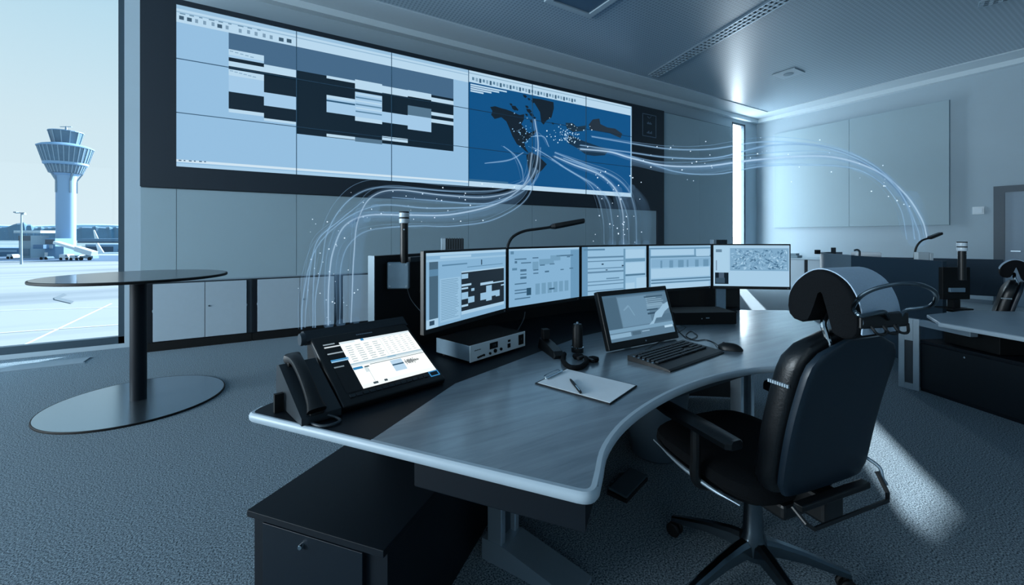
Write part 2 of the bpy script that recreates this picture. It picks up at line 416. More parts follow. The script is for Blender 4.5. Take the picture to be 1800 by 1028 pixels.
XM = SXA+3*COLW+.0; xm = on_y(824, YS)[0]; xe = SXA+6*COLW
content.append((SXA, xm, SZ0, SZ1, 0, LB)); content.append((xm, xe, SZ0, SZ1, 0, '#0d5389'))
def add(px0, px1, pr, yt, yb, k, col): content.append(R(px0, px1, pr, yt, yb)+(k, col))
# tool bars (left application)
content += [(SXA, xm, SZ1-.045, SZ1, 1, '#9cc4e2'), (SXA, xm, SZ1-.203, SZ1-.045, 1, WH), (SXA, xm, SZ1-.09, SZ1-.075, 2, '#9abfda')]
content += [(SXA, xm, SZ0+.055, SZ0+.085, 1, '#d3e9f7'), (SXA, xm, SZ0, SZ0+.04, 1, '#a9d0ec')]
# schedule block
D = lambda *a: add(*a, 2, DK); G = lambda *a: add(*a, 1, GB); L = lambda *a: add(*a, 3, LB2); Wt = lambda *a: add(*a, 3, WH)
G(402, 797, 402, 57, 118)
_x = on_y(402, YS)[0]
add(402, 464, 402, 86, 160, 2, LB2); add(402, 464, 402, 86, 96, 3, WH); D(402, 464, 402, 100.4, 107); add(402, 521, 402, 107, 115.8, 3, WH)
add(402, 464, 402, 100.4, 107, 4, DK); add(402, 521, 402, 115.8, 121, 4, DK); add(402, 464, 402, 121.5, 132, 4, WH); add(402, 464, 402, 160.8, 190.7, 4, DK)
add(402, 464, 402, 190.7, 197, 4, WH)
add(464, 521, 464, 113, 127, 3, WH); add(464, 521, 464, 127, 162, 4, DK); add(464, 521, 464, 162, 185.3, 4, LB2); add(464, 521, 464, 185.3, 207.5, 4, DK); add(464, 521, 464, 207.5, 212, 4, WH)
add(521, 797, 521, 123.5, 235, 4, DK)
add(574, 624, 574, 132.8, 137.5, 5, WH); add(574, 624, 574, 166.7, 197, 5, LB2); add(574, 624, 574, 175, 178, 6, '#2c5878'); add(574, 624, 574, 167, 172, 6, WH)
add(624, 671.6, 624, 139.5, 155.5, 5, WH); add(624, 671.6, 624, 161, 212, 5, LB2)
for i in range(6): add(625, 671, 624, 163+i*6.2, 165.5+i*6.2, 6, '#5f89a8' if i % 2 else WH)
add(624, 671.6, 624, 205, 212, 6, WH)
add(574, 624, 574, 235, 240, 5, WH); add(624, 671.6, 624, 241, 248.5, 5, '#56778f')
add(671.6, 716.6, 671.6, 150.5, 163, 5, WH); add(671.6, 716.6, 671.6, 196, 214.5, 5, LB2); add(671.6, 716.6, 671.6, 239, 246, 5, WH); add(671.6, 716.6, 671.6, 246, 252, 5, DK)
add(716.6, 758, 716.6, 158, 169, 5, WH); add(716.6, 758, 716.6, 185, 201.7, 5, '#56778f'); add(716.6, 758, 716.6, 201.7, 227, 5, LB2)
add(758, 797, 758, 171, 178, 5, WH); add(758, 797, 758, 196.5, 202.5, 5, WH); add(758, 797, 758, 208.6, 215, 5, WH)
# icons in the bar
for i, (x, y) in enumerate([(65, 107), (112, 118), (155, 127), (203, 137), (253, 145), (293, 157), (337, 165), (415, 185), (465, 192), (510, 203), (558, 213), (600, 223), (660, 237), (707, 245)]):
    px, py = 300+x/3.396, y/3.396; s = 4.2 if i in (0, 1, 5, 12, 13) else 2.6
    add(px-s, px+s, px, py-3.4, py+3.2, 4, '#3d5a70' if s > 4 else '#7f9fb8')
for i in range(9): add(316+i*17, 326+i*17-(i % 3)*2, 316+i*17, 22.5+i*3.6, 24.5+i*3.6, 4, '#7093ad')
for i in range(6): add(314+i*9, 319+i*9-(i % 2)*2, 314+i*9, 280.6+i*.5, 282.6+i*.5, 4, '#4b6d86')
for i in range(5): add(404+i*9, 410+i*9, 404, 89+i*.9, 90.4+i*.9, 5, '#7fa3bf')
for i in range(6): add(404+i*8, 410+i*8, 404, 123.5+i*.8, 125+i*.8, 5, '#86abc8')
# map application bars
content += [(xm, xe, SZ1-.19, SZ1, 1, WH), (xm, xe, SZ1-.05, SZ1-.035, 2, '#8fb3cc'), (xm, xe, SZ0, SZ0+.085, 1, WH), (xm, xm+.75, SZ0+.085, SZ0+.12, 1, '#3c6f95'), (xe-.03, xe, SZ0, SZ1, 2, '#9cc6e4')]
for i in range(34):
    content.append((xm+.06+i*.065, xm+.10+i*.065, SZ1-.15-(i % 3)*.01, SZ1-.10, 2, ['#5f87a3', '#86a9c2', '#3f647f'][i % 3]))
for i in range(4): content.append((xm+.03, xm+.72-i*.15, SZ1-.24-i*.035, SZ1-.215-i*.035, 2, WH))
cols = []; bm = nb()
for c in content: layer(bm, cols, *c)
# continents
def poly(pts, col, k):
    if col not in cols: cols.append(col)
    y = YP-.0015-.0011*k
    P = []
    for px, py in pts:
        X, Z = xz(820+px/4.283, 120+py/4.283, YS); P.append((X, y, Z))
    f = bm.faces.new([bm.verts.new(p) for p in P]); f.material_index = cols.index(col)
LND = '#13222f'
poly([(178, 292), (215, 285), (260, 300), (300, 310), (340, 325), (400, 352), (435, 345), (432, 385), (412, 420), (440, 455), (470, 490), (530, 460), (515, 495), (470, 530), (435, 560), (445, 600), (470, 640), (440, 620), (410, 590), (380, 572), (345, 510), (322, 450), (300, 400), (262, 368), (212, 382), (185, 350), (195, 322)], LND, 2)
poly([(490, 225), (560, 232), (655, 255), (658, 300), (640, 370), (600, 395), (580, 425), (562, 405), (553, 330)], LND, 2)
poly([(450, 655), (480, 630), (540, 660), (605, 722), (570, 765), (525, 800), (490, 865), (478, 820), (462, 740)], LND, 2)
poly([(920, 425), (950, 385), (1000, 378), (1008, 420), (1060, 445), (1120, 455), (1172, 492), (1160, 525), (1080, 490), (1000, 475), (930, 462)], '#24323f', 2)
poly([(745, 410), (800, 412), (830, 440), (900, 430), (890, 470), (800, 480), (755, 450)], '#1d3548', 2)
poly([(770, 500), (860, 540), (1000, 590), (1080, 610), (1040, 655), (960, 660), (900, 650), (830, 600), (760, 560)], '#16324a', 2)
for (x, y, s) in [(335, 272, 12), (360, 298, 24), (440, 210, 16), (470, 232, 12), (455, 290, 14), (470, 320, 22), (490, 350, 18), (512, 372, 12), (452, 350, 12), (650, 415, 10), (380, 310, 12), (490, 400, 14), (500, 250, 14)]:
    poly([(x-s, y-s*.7), (x+s*.3, y-s*.6), (x+s, y+s*.3), (x+s*.2, y+s*.9), (x-s*.6, y+s*.3)], LND, 3)
for i in range(120):
    a = random.gauss(0, 1); b = random.gauss(0, 1)
    x, y = (750+a*48, 505+b*34) if i % 3 else (440+a*42, 520+b*72); s = random.uniform(2.2, 6)
    poly([(x-s, y), (x, y-s), (x+s, y), (x, y+s)], '#bfe2fb' if i % 3 else '#8fc4ee', 4)
obj('screen_image', bm, [emat(c, .95) for c in cols], vw, label='glowing picture: grey schedule blocks at left, blue world map at right')
bm = nb(); b = .0045
for i in range(1, 6):
    X = SXA+COLW*i; box(bm, X-b, X+b, YP-.014, YP-.0025, SZ0, SZ1)
for j in range(1, 3):
    Z = SZ0+(SZ1-SZ0)*j/3; box(bm, SXA, xe, YP-.0135, YP-.0025, Z-b*.8, Z+b*.8)
obj('seam', bm, mat('bezel_seam', '#3c6078', .5), vw)
bm = nb(); X0, Z1 = xz(1128, 199, YP); X1, Z0 = xz(1152, 243, YP); yy = YP-.021
for a in [(X0, X1, Z1-.012, Z1), (X0, X1, Z0, Z0+.012), (X0, X0+.012, Z0, Z1), (X1-.012, X1, Z0, Z1)]: box(bm, a[0], a[1], yy-.002, yy+.001, a[2], a[3])
cx = (X0+X1)/2
for i in range(5): box(bm, cx-.07+i*.03, cx-.05+i*.03, yy-.002, yy+.001, (Z0+Z1)/2+.03, (Z0+Z1)/2+.06+(i % 2)*.02)
for i in range(6): box(bm, cx-.08+i*.028, cx-.062+i*.028, yy-.002, yy+.001, Z0+.07, Z0+.09+(i % 3)*.02)
tube(bm, [(cx-.06, yy, Z1-.05), (cx, yy, Z1-.08), (cx+.06, yy, Z1-.03)], .004, 5)
obj('emblem_plate', bm, mat('emblem_grey', '#5d7689', .5), vw, label='small outlined plate with light marks on the black surround')

# ================================================================ LOW CABINETS along the wall
GRP = 'tambour cabinets along the video wall'
labs = ['pale low tambour cabinet nearest the window, behind the high table column', 'pale low tambour cabinet, second from the window', 'pale low tambour cabinet, third from the window, partly behind the desk screen',
        'pale low tambour cabinet hidden mostly behind the desk, fourth from the window']
for i in range(8):
    x0 = -1.150+1.02*i; x1 = x0+1.014
    if x1 > 7.42: break
    lab = labs[i] if i < len(labs) else 'pale low tambour cabinet behind the row of monitors'
    t = thing('storage_cabinet', lab, 'cabinet', ((x0+x1)/2, YP+.01, 0), GRP)
    bm = nb(); box(bm, x0, x1, YP-.005, YP+.018, .10, .782); obj('body', bm, GRAP, t)
    bm = nb(); box(bm, x0, x1, YP-.03, YP+.018, 0, .098); obj('plinth', bm, MBLACK, t)
    bm = nb(); box(bm, x0+.004, x0+.05, YP-.018, YP-.0055, .10, .775); obj('side_slot', bm, BLACK, t)
    xmid = (x0+x1)/2+.03
    for a, b, h in ((x0+.055, xmid-.003, -1), (xmid+.003, x1-.055, 1)):
        bm = nb(); box(bm, a, b, YP-.022, YP-.0055, .108, .768, bev=.002); dd = obj('door', bm, CABW, t)
        bm = nb(); hx = a+.02 if h < 0 else b-.02
        lathe(bm, [(.001, -.004), (.026, -.004), (.028, -.001), (.001, -.001)], n=16, M=Matrix.Translation((hx, YP-.021, .46)) @ Matrix.Rotation(PI/2, 4, 'X')); obj('grip', bm, SILV, dd)
    bm = nb(); lathe(bm, [(.001, 0), (.009, 0), (.009, .008), (.001, .008)], n=12, M=Matrix.Translation((xmid+.04, YP-.0225, .48)) @ Matrix.Rotation(PI/2, 4, 'X')); obj('lock', bm, CHROMED, t)

# sideboard by the right wall
t = thing('sideboard', 'pale grey sideboard against the right wall beside the rightmost monitor', 'cabinet', cw(6.0, 9.0, 0))
Mx = zrot(cw(5.98, 8.9), (0, -1))
p0 = Vector((11.55, 5.3, 0))
bm = nb(); box(bm, 11.45, 12.03, 4.35, 5.75, 0, .74); obj('body', bm, mat('sideboard_body', '#8fa3b0', .5), t)
bm = nb(); box(bm, 11.43, 12.04, 4.33, 5.77, .742, .765); obj('top', bm, mat('sideboard_top', '#a6bac6', .4), t)
bm = nb(); box(bm, 11.435, 11.449, 5.02, 5.08, .02, .74); obj('side_slot', bm, BLACK, t)
for a, b in ((4.37, 5.01), (5.09, 5.73)):
    bm = nb(); box(bm, 11.437, 11.449, a, b, .04, .73); obj('door', bm, CABW, t)
bm = nb(); c = Vector((11.7, 5.45, .767)); box(bm, c.x-.12, c.x+.12, c.y-.15, c.y+.15, .767, .83, bev=.01); box(bm, c.x-.08, c.x+.08, c.y-.1, c.y+.1, .83, .88, bev=.01)
tag(obj('equipment_case', bm, mat('case_grey', '#647c87', .6)), 'small grey case lying on the sideboard by the right wall', 'case')

# ================================================================ HIGH TABLE
tx, ty = cw(-3.0, 3.33)[:2]
t = thing('high_table', 'tall round standing table with black top and column and round floor plate by the window', 'table', (tx, ty, 0))
bm = nb(); lathe(bm, [(.001, .984), (.580, .984), (.580, 1.0058), (.001, 1.0058)], (tx, ty), 96); obj('tabletop', bm, TABTOP, t, True)
bm = nb(); lathe(bm, [(.5805, .984), (.590, .986), (.592, .995), (.590, 1.003), (.5805, 1.0062)], (tx, ty), 96, closed=True); obj('edge_band', bm, MBLACK, t, True)
bm = nb(); lathe(bm, [(.001, .014), (.053, .014), (.053, .962), (.001, .962)], (tx, ty), 40); obj('column', bm, BLACK, t, True)
bm = nb(); lathe(bm, [(.001, .962), (.20, .962), (.20, .981), (.001, .981)], (tx, ty), 40); obj('mounting_plate', bm, MBLACK, t, True)
bm = nb(); lathe(bm, [(.001, .001), (.564, .001), (.564, .0136), (.001, .0138)], (tx, ty), 96); obj('base_plate', bm, BASEP, t, True)
bm = nb(); lathe(bm, [(.5645, .0), (.573, .0), (.573, .010), (.570, .0138), (.5645, .0140)], (tx, ty), 96, closed=True); obj('base_rim', bm, MBLACK, t, True)

# ================================================================ CONTROL DESK
ZD = .75
def room(p): return Vector((p[0], p[1], 0))
desk = thing('control_desk', 'large curved control desk with grey oak top, black rear shelf and black back panel', 'desk', (1.6, 1.6, 0))
Lp, Rp = (-.044, 1.588), (.624, .691)
# helper: round a polygon corner
def rounded(P, idx, r, n=6):
    out = []
    m = len(P)
    for i, p in enumerate(P):
        if i not in idx: out.append(Vector(p[:2])); continue
        a = Vector(P[i-1][:2]); b = Vector(P[(i+1) % m][:2]); p = Vector(p[:2])
        u = (a-p).normalized(); v = (b-p).normalized(); ra = min(r, (a-p).length*.49, (b-p).length*.49)
        s, e_ = p+u*ra, p+v*ra
        for k in range(n+1):
            t = k/n; out.append((1-t)**2*s+2*t*(1-t)*p+t*t*e_)
    return out
inner = [(.655, .712), (.700, .755), (.797, .835), (.95, .915), (1.145, .978), (1.358, 1.018), (1.589, 1.030), (1.797, 1.008), (1.906, .975), (2.2, .87), (2.42, .79)]
inner = [tuple(v[:2]) for v in smooth_path([Vector((a, b, 0)) for a, b in inner], 4)]
right = [(2.46, .79), (2.95, 1.18), (3.50, 1.60)]
split = [(3.157, 1.842), (2.7, 1.87), (2.1, 1.90), (1.548, 1.827), (1.168, 1.688), (.634, 1.491), (.250, 1.194)]
rear = [(-.044+.8*s, 1.588+.6*s) for s in (0, .3, .6)] + [(.70, 2.13), (1.0, 2.30), (1.5, 2.40), (2.0, 2.43), (2.45, 2.39), (2.9, 2.20), (3.27, 1.92)]
woodp = [(.602, .720)] + inner + right + [(3.45, 1.66)] + split
woodp = rounded(woodp, (0,), .03)
bm = nb(); prism(bm, woodp, ZD-.022, ZD); obj('desktop', bm, WOOD, desk)
shelfp = rounded([Lp]+rear[1:]+split[1:], (0,), .05)
bm = nb(); prism(bm, shelfp, ZD-.022, ZD+.0006); obj('rear_shelf', bm, BLACK, desk, label='black rear shelf carrying the phone console and monitors')
# light bull-nosed edge, swept along the visible rim
rim = [Vector((a, b, 0)) for a, b in ([(-.010, 1.625)] + [tuple(v) for v in rounded([(-.004, 1.62), Lp, Rp, inner[3]], (1, 2), .045)[1:-1]] + inner[4:] + right)]
bm = nb(); rings = []
for i, p in enumerate(rim):
    tdir = (rim[min(i+1, len(rim)-1)]-rim[max(i-1, 0)]).normalized(); nrm = Vector((tdir.y, -tdir.x, 0))
    prof = [(-.012, 0.0004), (.0, 0.0008), (.005, -.003), (.008, -.010), (.007, -.020), (.003, -.026), (-.03, -.028)]
    rings.append([p+nrm*a+Vector((0, 0, ZD+b)) for a, b in prof])
loft(bm, rings); obj('edge_trim', bm, EDGE, desk, True, label='pale rounded front edge')
# under-frame tray below the left part
u = (Vector(Rp)-Vector(Lp)).normalized(); v = Vector((-u.y, u.x)); v = v if v.y > 0 else -v
def dk(a, b): return Vector(Lp)+u*a+v*b
bm = nb(); prism(bm, [dk(.60, .06), dk(1.085, .06), dk(1.075, .30), dk(.60, .62)], .615, .712, bev=.004); obj('cable_tray', bm, BLACK, desk)
bm = nb(); prism(bm, [(.75, 1.1), (2.3, 1.12), (2.4, 1.2), (.8, 1.2)], .66, .722); obj('cross_beam', bm, GRAP, desk)
# back panel behind the monitors
pr = [Vector((a, b)) for a, b in [(.436, 1.952), (.70, 2.135), (1.0, 2.305), (1.5, 2.405), (2.0, 2.435), (2.45, 2.395), (2.9, 2.205), (3.285, 1.925)]]
pr = [Vector(q[:2]) for q in smooth_path([Vector((p.x, p.y, 0)) for p in pr], 3)]
outp = []
for i, p in enumerate(pr):
    td = (pr[min(i+1, len(pr)-1)]-pr[max(i-1, 0)]).normalized(); outp.append(p+Vector((-td.y, td.x))*.035)
bm = nb(); prism(bm, [p+Vector((0, 0)) for p in pr]+list(reversed(outp)), .02, 1.228); obj('back_panel', bm, mat('back_panel_black', '#0b1116', .6), desk)
bm = nb(); e0 = outp[0]+(outp[0]-outp[1]).normalized()*.002
M = zrot((pr[0].x, pr[0].y, 0), (pr[0]-pr[1])); box(bm, 0.001, .007, -.036, .001, .02, 1.230, M); obj('panel_edge', bm, mat('edge_steel', '#53656f', .4, .4), desk)
# legs
def cleg(x, y, ang, parent, toe=.42, wide=.10):
    M = Matrix.Translation((x, y, 0)) @ Matrix.Rotation(ang, 4, 'Z')   # local -y = towards the sitter
    bm = nb()
    for s in (-1, 1): box(bm, s*wide/2-(.014 if s > 0 else 0.016), s*wide/2+(.016 if s > 0 else .014), -.035, .035, .055, .715, M, bev=.004)
    l = obj('leg', bm, SILV, parent)
    bm = nb()
    loft(bm, [[M @ Vector(q) for q in ((-wide/2-.02, yv, 0), (wide/2+.02, yv, 0), (wide/2+.02, yv, zv), (-wide/2-.02, yv, zv))] for yv, zv in ((.06, .085), (-.05, .085), (-toe*.6, .05), (-toe, .02))]); obj('foot', bm, SILV, l)
    bm = nb(); box(bm, -wide/2+.016, wide/2-.016, -.012, .012, .09, .70, M); obj('inset', bm, GRAP, l)
cleg(.855, 1.50, .45, desk, .36)
cleg(2.50, 1.45, -.05, desk)
# ---- black pedestal cabinet under the left end
c1 = Vector((-.037, 1.603)); uu = Vector((.64, -.769)).normalized(); vv = Vector((.769, .64)).normalized()
M = Matrix(((uu.x, vv.x, 0, c1.x), (uu.y, vv.y, 0, c1.y), (0, 0, 1, 0), (0, 0, 0, 1)))
t = thing('pedestal_cabinet', 'low black cabinet with locked door beneath the left end of the control desk', 'cabinet', (c1.x, c1.y, 0))
bm = nb(); box(bm, .0, .52, .012, .86, 0, .408, M); obj('body', bm, BLACK, t)
bm = nb(); box(bm, -.004, .524, -.012, .87, .409, .430, M, bev=.0015); obj('top', bm, BLACK, t)
bm = nb(); box(bm, .055, .445, -.004, .0115, .03, .398, M, bev=.0015); dd = obj('door', bm, mat('door_black', '#091620', .45, spec=.3), t)
bm = nb(); K = M @ Matrix.Translation((.22, -.004, .365)) @ Matrix.Rotation(PI/2, 4, 'X'); lathe(bm, [(.001, 0), (.008, 0), (.008, .01), (.006, .013), (.001, .013)], n=16, M=K); obj('lock', bm, CHROME, dd, True)
bm = nb(); K = M @ Matrix.Translation((.52, .40, .365)) @ Matrix.Rotation(PI/2, 4, 'Y'); lathe(bm, [(.001, 0), (.007, 0), (.007, .01), (.001, .012)], n=16, M=K); obj('knob', bm, CHROME, t, True)
# ---- waste bin / computer case under the desk
bx, by = 2.05, 1.72
t = thing('waste_bin', 'dark grey rounded waste bin on the carpet under the curved desk', 'bin', (bx, by, 0))
bm = nb(); lathe(bm, [(.001, .0), (.13, 0), (.15, .02), (.19, .43), (.182, .43), (.14, .03), (.001, .03)], (bx, by), 40); obj('body', bm, mat('bin_grey', '#3a4b57', .5), t, True)
bm = nb(); tube(bm, [(bx+.188*math.cos(a), by+.188*math.sin(a), .432) for a in [2*PI*i/16 for i in range(16)]], .008, 8, True, 3); obj('rim', bm, PLASTG, t, True)
# ---- foot switch
c = at_z(1104, 850, 0.02); M = zrot((c.x, c.y, 0), cw(.65, .75) - cw(0, 0))
t = thing('foot_pedal', 'flat black foot pedal on the carpet below the curved desk edge', 'foot pedal', (c.x, c.y, 0))
bm = nb(); box(bm, -.13, .13, -.055, .055, 0, .018, M, bev=.004); obj('base', bm, PLAST, t)
bm = nb(); Mt = M @ Matrix.Rotation(.08, 4, 'X'); box(bm, -.125, .125, -.05, .05, .024, .036, Mt, bev=.004); obj('plate', bm, mat('pedal_grey', '#34454f', .4), t)
bm = nb(); q = [at_z(x, y, .012) for x, y in ((1088, 828), (1102, 829), (1111, 825), (1128, 836))]; tube(bm, q, .0045, 6); obj('cable', bm, mat('light_cable', '#70838f', .5), t)

# ================================================================ MONITORS
MZ0, MZ1 = .925, 1.262
mono = [cw(-.350, 1.64), cw(-.027, 2.155), cw(.421, 2.56), cw(.937, 2.87), cw(1.502, 3.12), cw(2.054, 3.05)]
def screen(parent, M, w, h, rects, y=-.0012, s=.95, name='screen_image'):
    """rects: (u0,v0,u1,v1,col[,layer]) u from left, v from top; M: local x right, y away, z up"""
    bm = nb(); cols = []
    for r_ in rects:
        if len(r_) == 2:  # polygon
            pts, col = r_; k = 4
            if col not in cols: cols.append(col)
            P = [M @ Vector((u_*w, y-.0006*k, h*(1-v_))) for u_, v_ in pts]
        else:
            u0, v0, u1, v1, col = r_[:5]; k = r_[5] if len(r_) > 5 else 1
            if col not in cols: cols.append(col)
            P = [M @ Vector((a*w, y-.0006*k, h*(1-b))) for a, b in ((u0, v1), (u1, v1), (u1, v0), (u0, v0))]
        quad(bm, P, cols.index(col))
    return obj(name, bm, [emat(c_, s) for c_ in cols], parent)
B1, B2, B3, B4, B5 = '#8cbbde', '#9dc9e8', '#b0d7f2', '#5f8cad', '#2f4c63'
def rows(u0, u1, v0, v1, n, col, k=2, jit=.3, fill=.35):
    out = []
    for i in range(n):
        v = v0+(v1-v0)*i/n; hh = (v1-v0)/n*fill; out.append((u0, v, u1-(u1-u0)*random.random()*jit, v+hh, col, k))
    return out
S1 = [(0, 0, 1, 1, B1, 0), (0, .0, 1, .04, B3), (0, .09, 1, .12, B2), (.03, .12, .12, .9, '#4a6a80'), (.03, .22, .12, .31, B4, 2), (0, .14, .03, .9, B1), (.14, .05, .5, .085, B3, 2), (.16, .17, .45, .19, B4, 2),
      (.0, .88, .12, 1, B3, 2), (.03, .90, .08, .96, B5, 3), (.38, .30, .97, .87, '#1f2c37', 1), (.38, .29, .97, .31, B3, 2), (.14, .36, .37, .96, B2)] + rows(.15, .35, .38, .94, 24, B4, 2, .25, .25) + \
     [(.38, .33, .46, .40, B2, 3), (.38, .48, .50, .51, B3, 3), (.38, .53, .46, .555, B3, 3), (.50, .56, .54, .6, B2, 3), (.62, .50, .80, .54, B3, 3), (.80, .52, .97, .54, B3, 3), (.38, .60, .46, .70, B2, 3), (.46, .68, .54, .77, B2, 3),
      (.70, .56, .78, .8, B2, 3), (.62, .66, .90, .74, B2, 3), (.62, .72, .70, .77, B2, 3), (.38, .78, .46, .81, B3, 3), (.92, .58, .97, .6, B3, 3), (.84, .7, .90, .76, B2, 3), (.38, .87, .97, .92, B3, 2)] + [(.63, .14, .645, .22, B5, 2), (.45, .23, .95, .24, B4, 2)]
S2 = [(0, 0, 1, 1, B1, 0), (0, 0, 1, .03, B3), (.86, .05, 1, 1, '#6fa0c4'), (.02, .04, .06, .09, B4), (.04, .33, .1, .37, B4)]
random.seed(3)
for (a, b, c_, d_) in [(.07, .17, .22, .19), (.07, .21, .1, .25), (.15, .24, .28, .26), (.30, .16, .38, .18), (.39, .2, .6, .3), (.55, .14, .7, .24), (.64, .14, .9, .165), (.8, .17, .85, .19), (.3, .24, .38, .38), (.4, .3, .47, .32), (.54, .29, .61, .31), (.14, .36, .22, .40), (.14, .44, .22, .46), (.14, .49, .22, .53), (.31, .38, .38, .40), (.31, .44, .38, .46), (.47, .42, .53, .45), (.7, .41, .75, .43), (.84, .4, .9, .42), (.07, .60, .22, .62), (.07, .71, .22, .73), (.07, .76, .22, .78), (.07, .86, .27, .88)]:
    S2.append((a, b, c_, d_, '#4f7795' if (c_-a)*(d_-b) < .008 else '#78a6c6', 2))
S2 += [(.22, .70, .28, .83, '#2e556f', 3), (.53, .75, .61, .78, '#3c6481', 3)]+[(.34+i*.085, .64, .40+i*.085, .84, '#76a4c4', 1) for i in range(6)]
S3 = [(0, 0, 1, 1, B2, 0), (0, 0, .08, 1, '#6c9dc2'), (.02, .04, .33, .075, B4, 2), (.62, .05, .65, 1, '#6f9dbd'), (.65, .07, .97, .26, B3, 2), (.65, .27, .98, .34, '#6f9dbd', 2), (.65, .36, .97, .60, B3, 2), (.65, .61, .98, .65, '#557f9d', 2), (.65, .8, .8, 1, B3, 2), (.83, .7, 1, .98, B3, 2)] + \
     [(.08, v_, .62, v_+h_, '#668fae', 2) for v_, h_ in ((.2, .035), (.29, .02), (.44, .02), (.51, .035), (.71, .02), (.78, .02), (.9, .02))] + [(.28, .35, .31, .38, B5, 3), (.59, .4, .62, .43, B5, 3), (.34, .48, .37, .5, B5, 3), (.35, .66, .55, .685, '#668fae', 3)]
S4 = [(0, 0, 1, 1, B2, 0), (0, .05, 1, .075, B4), (.03, .09, .71, .22, B3, 2), (.75, .09, .98, .26, B3, 2), (.02, .235, 1, .28, '#6b97b6', 1), (.72, .08, .74, .24, '#6b97b6', 2), (.03, .30, 1, .50, '#8ab7d8', 2), (.03, .53, .98, .74, B3, 2), (.03, .77, 1, .80, '#557f9d', 2), (.03, .84, 1, .865, '#557f9d', 2), (.03, .88, .97, 1, B3, 2)] + \
     [(.17+i*.14, .34, .20+i*.14+(i % 3)*.03, .51, '#6f9cbc', 3) for i in range(6)] + [(0, .08, .02, 1, '#5f8dae', 2)]
S5 = [(0, 0, 1, 1, B3, 0), (.0, .03, .2, .66, '#b3daf4'), (.22, .07, .99, .62, '#86b2d2', 1), (.02, .67, .2, .95, '#0c1c28', 2), (.07, .67, .14, .8, '#4a6076', 3), (.03, .8, .15, .93, '#3b5467', 3), (.03, .1, .11, .17, '#6b8da6', 3), (.03, .37, .045, .62, '#7f9ab4', 3)]
for i in range(300):
    a = random.uniform(.25, .96); b = random.uniform(.11, .58); s = random.uniform(.012, .034); an = random.uniform(0, PI)
    col = random.choice(['#5580a2', '#6593b5', '#a4cdea', '#b4dcf6', '#729fc0', '#3f6a8a', '#8fbcdc'])
    S5.append(([(a+s*math.cos(an), b+1.5*s*math.sin(an)), (a+s*.3*math.cos(an+PI/2), b+.5*s*math.sin(an+PI/2)), (a-s*math.cos(an), b-1.5*s*math.sin(an)), (a-s*.4*math.cos(an+PI/2), b-.6*s*math.sin(an+PI/2))], col))
mlabs = ['monitor at the left end of the desk row, showing a list beside dark schedule blocks', 'second monitor from the left, showing small scattered grey boxes', 'middle monitor of the row, with pale stacked windows, behind the small touch screen',
         'fourth monitor from the left, showing pale horizontal bars', 'monitor at the right end of the row, showing a mottled aerial picture']
for i in range(5):
    a, b = mono[i].copy(), mono[i+1].copy(); v_ = (b-a); L_ = v_.length-.006; M = zrot((a.x, a.y, MZ0), v_) @ Matrix.Translation((.003, 0, 0)); hh = MZ1-MZ0
    # slight tilt of each flat panel is ignored; pick glass towards the sitter (local -y)
    cpt = (a+b)/2
    t = thing('monitor', mlabs[i], 'monitor', (cpt.x, cpt.y, ZD), 'monitors in an arc on the control desk')
    bm = nb(); box(bm, 0, L_, 0.0, .022, 0, hh, M, bev=.003); box(bm, .12, L_-.12, .02, .045, .06, hh-.07, M, bev=.006); obj('housing', bm, PLAST, t)
    bl, bt, bb = .010, .010, .022
    M2 = M @ Matrix.Translation((bl, 0, bb))
    screen(t, M2, L_-2*bl, hh-bt-bb, [S1, S2, S3, S4, S5][i], s=.88)
    bm = nb(); P = M @ Vector((L_-.03, -.001, .010)); lathe(bm, [(.001, 0), (.003, 0), (.003, .001), (.001, .0012)], n=10, M=M @ Matrix.Translation((L_-.02, -.0002, .010)) @ Matrix.Rotation(PI/2, 4, 'X')); obj('power_button', bm, SILV, t)
    bm = nb(); pw = .05 if i != 4 else .035
    if i != 4:
        box(bm, L_/2-.05, L_/2+.05, .046, .058, hh*.3, hh*.6, M, bev=.003); box(bm, L_/2-.02, L_/2+.02, .0585, .27, hh*.42, hh*.5, M, bev=.004); box(bm, L_/2-.05, L_/2+.05, .262, .275, hh*.35, hh*.57, M, bev=.003); obj('mounting_arm', bm, MBLACK, t)
        continue
    sx = L_/2 if i != 4 else .08
    box(bm, sx-pw, sx+pw, .046, .066, -(MZ0-ZD)+.012, hh*.5, M); box(bm, sx-.02, sx+.02, .03, .05, hh*.3, hh*.5, M); st = obj('stand', bm, STEEL if i == 4 else MBLACK, t)
    bm = nb(); box(bm, sx-.09, sx+.09, -.02, .13, -(MZ0-ZD)+.001, -(MZ0-ZD)+.012, M, bev=.003); obj('stand_base', bm, MBLACK, st)

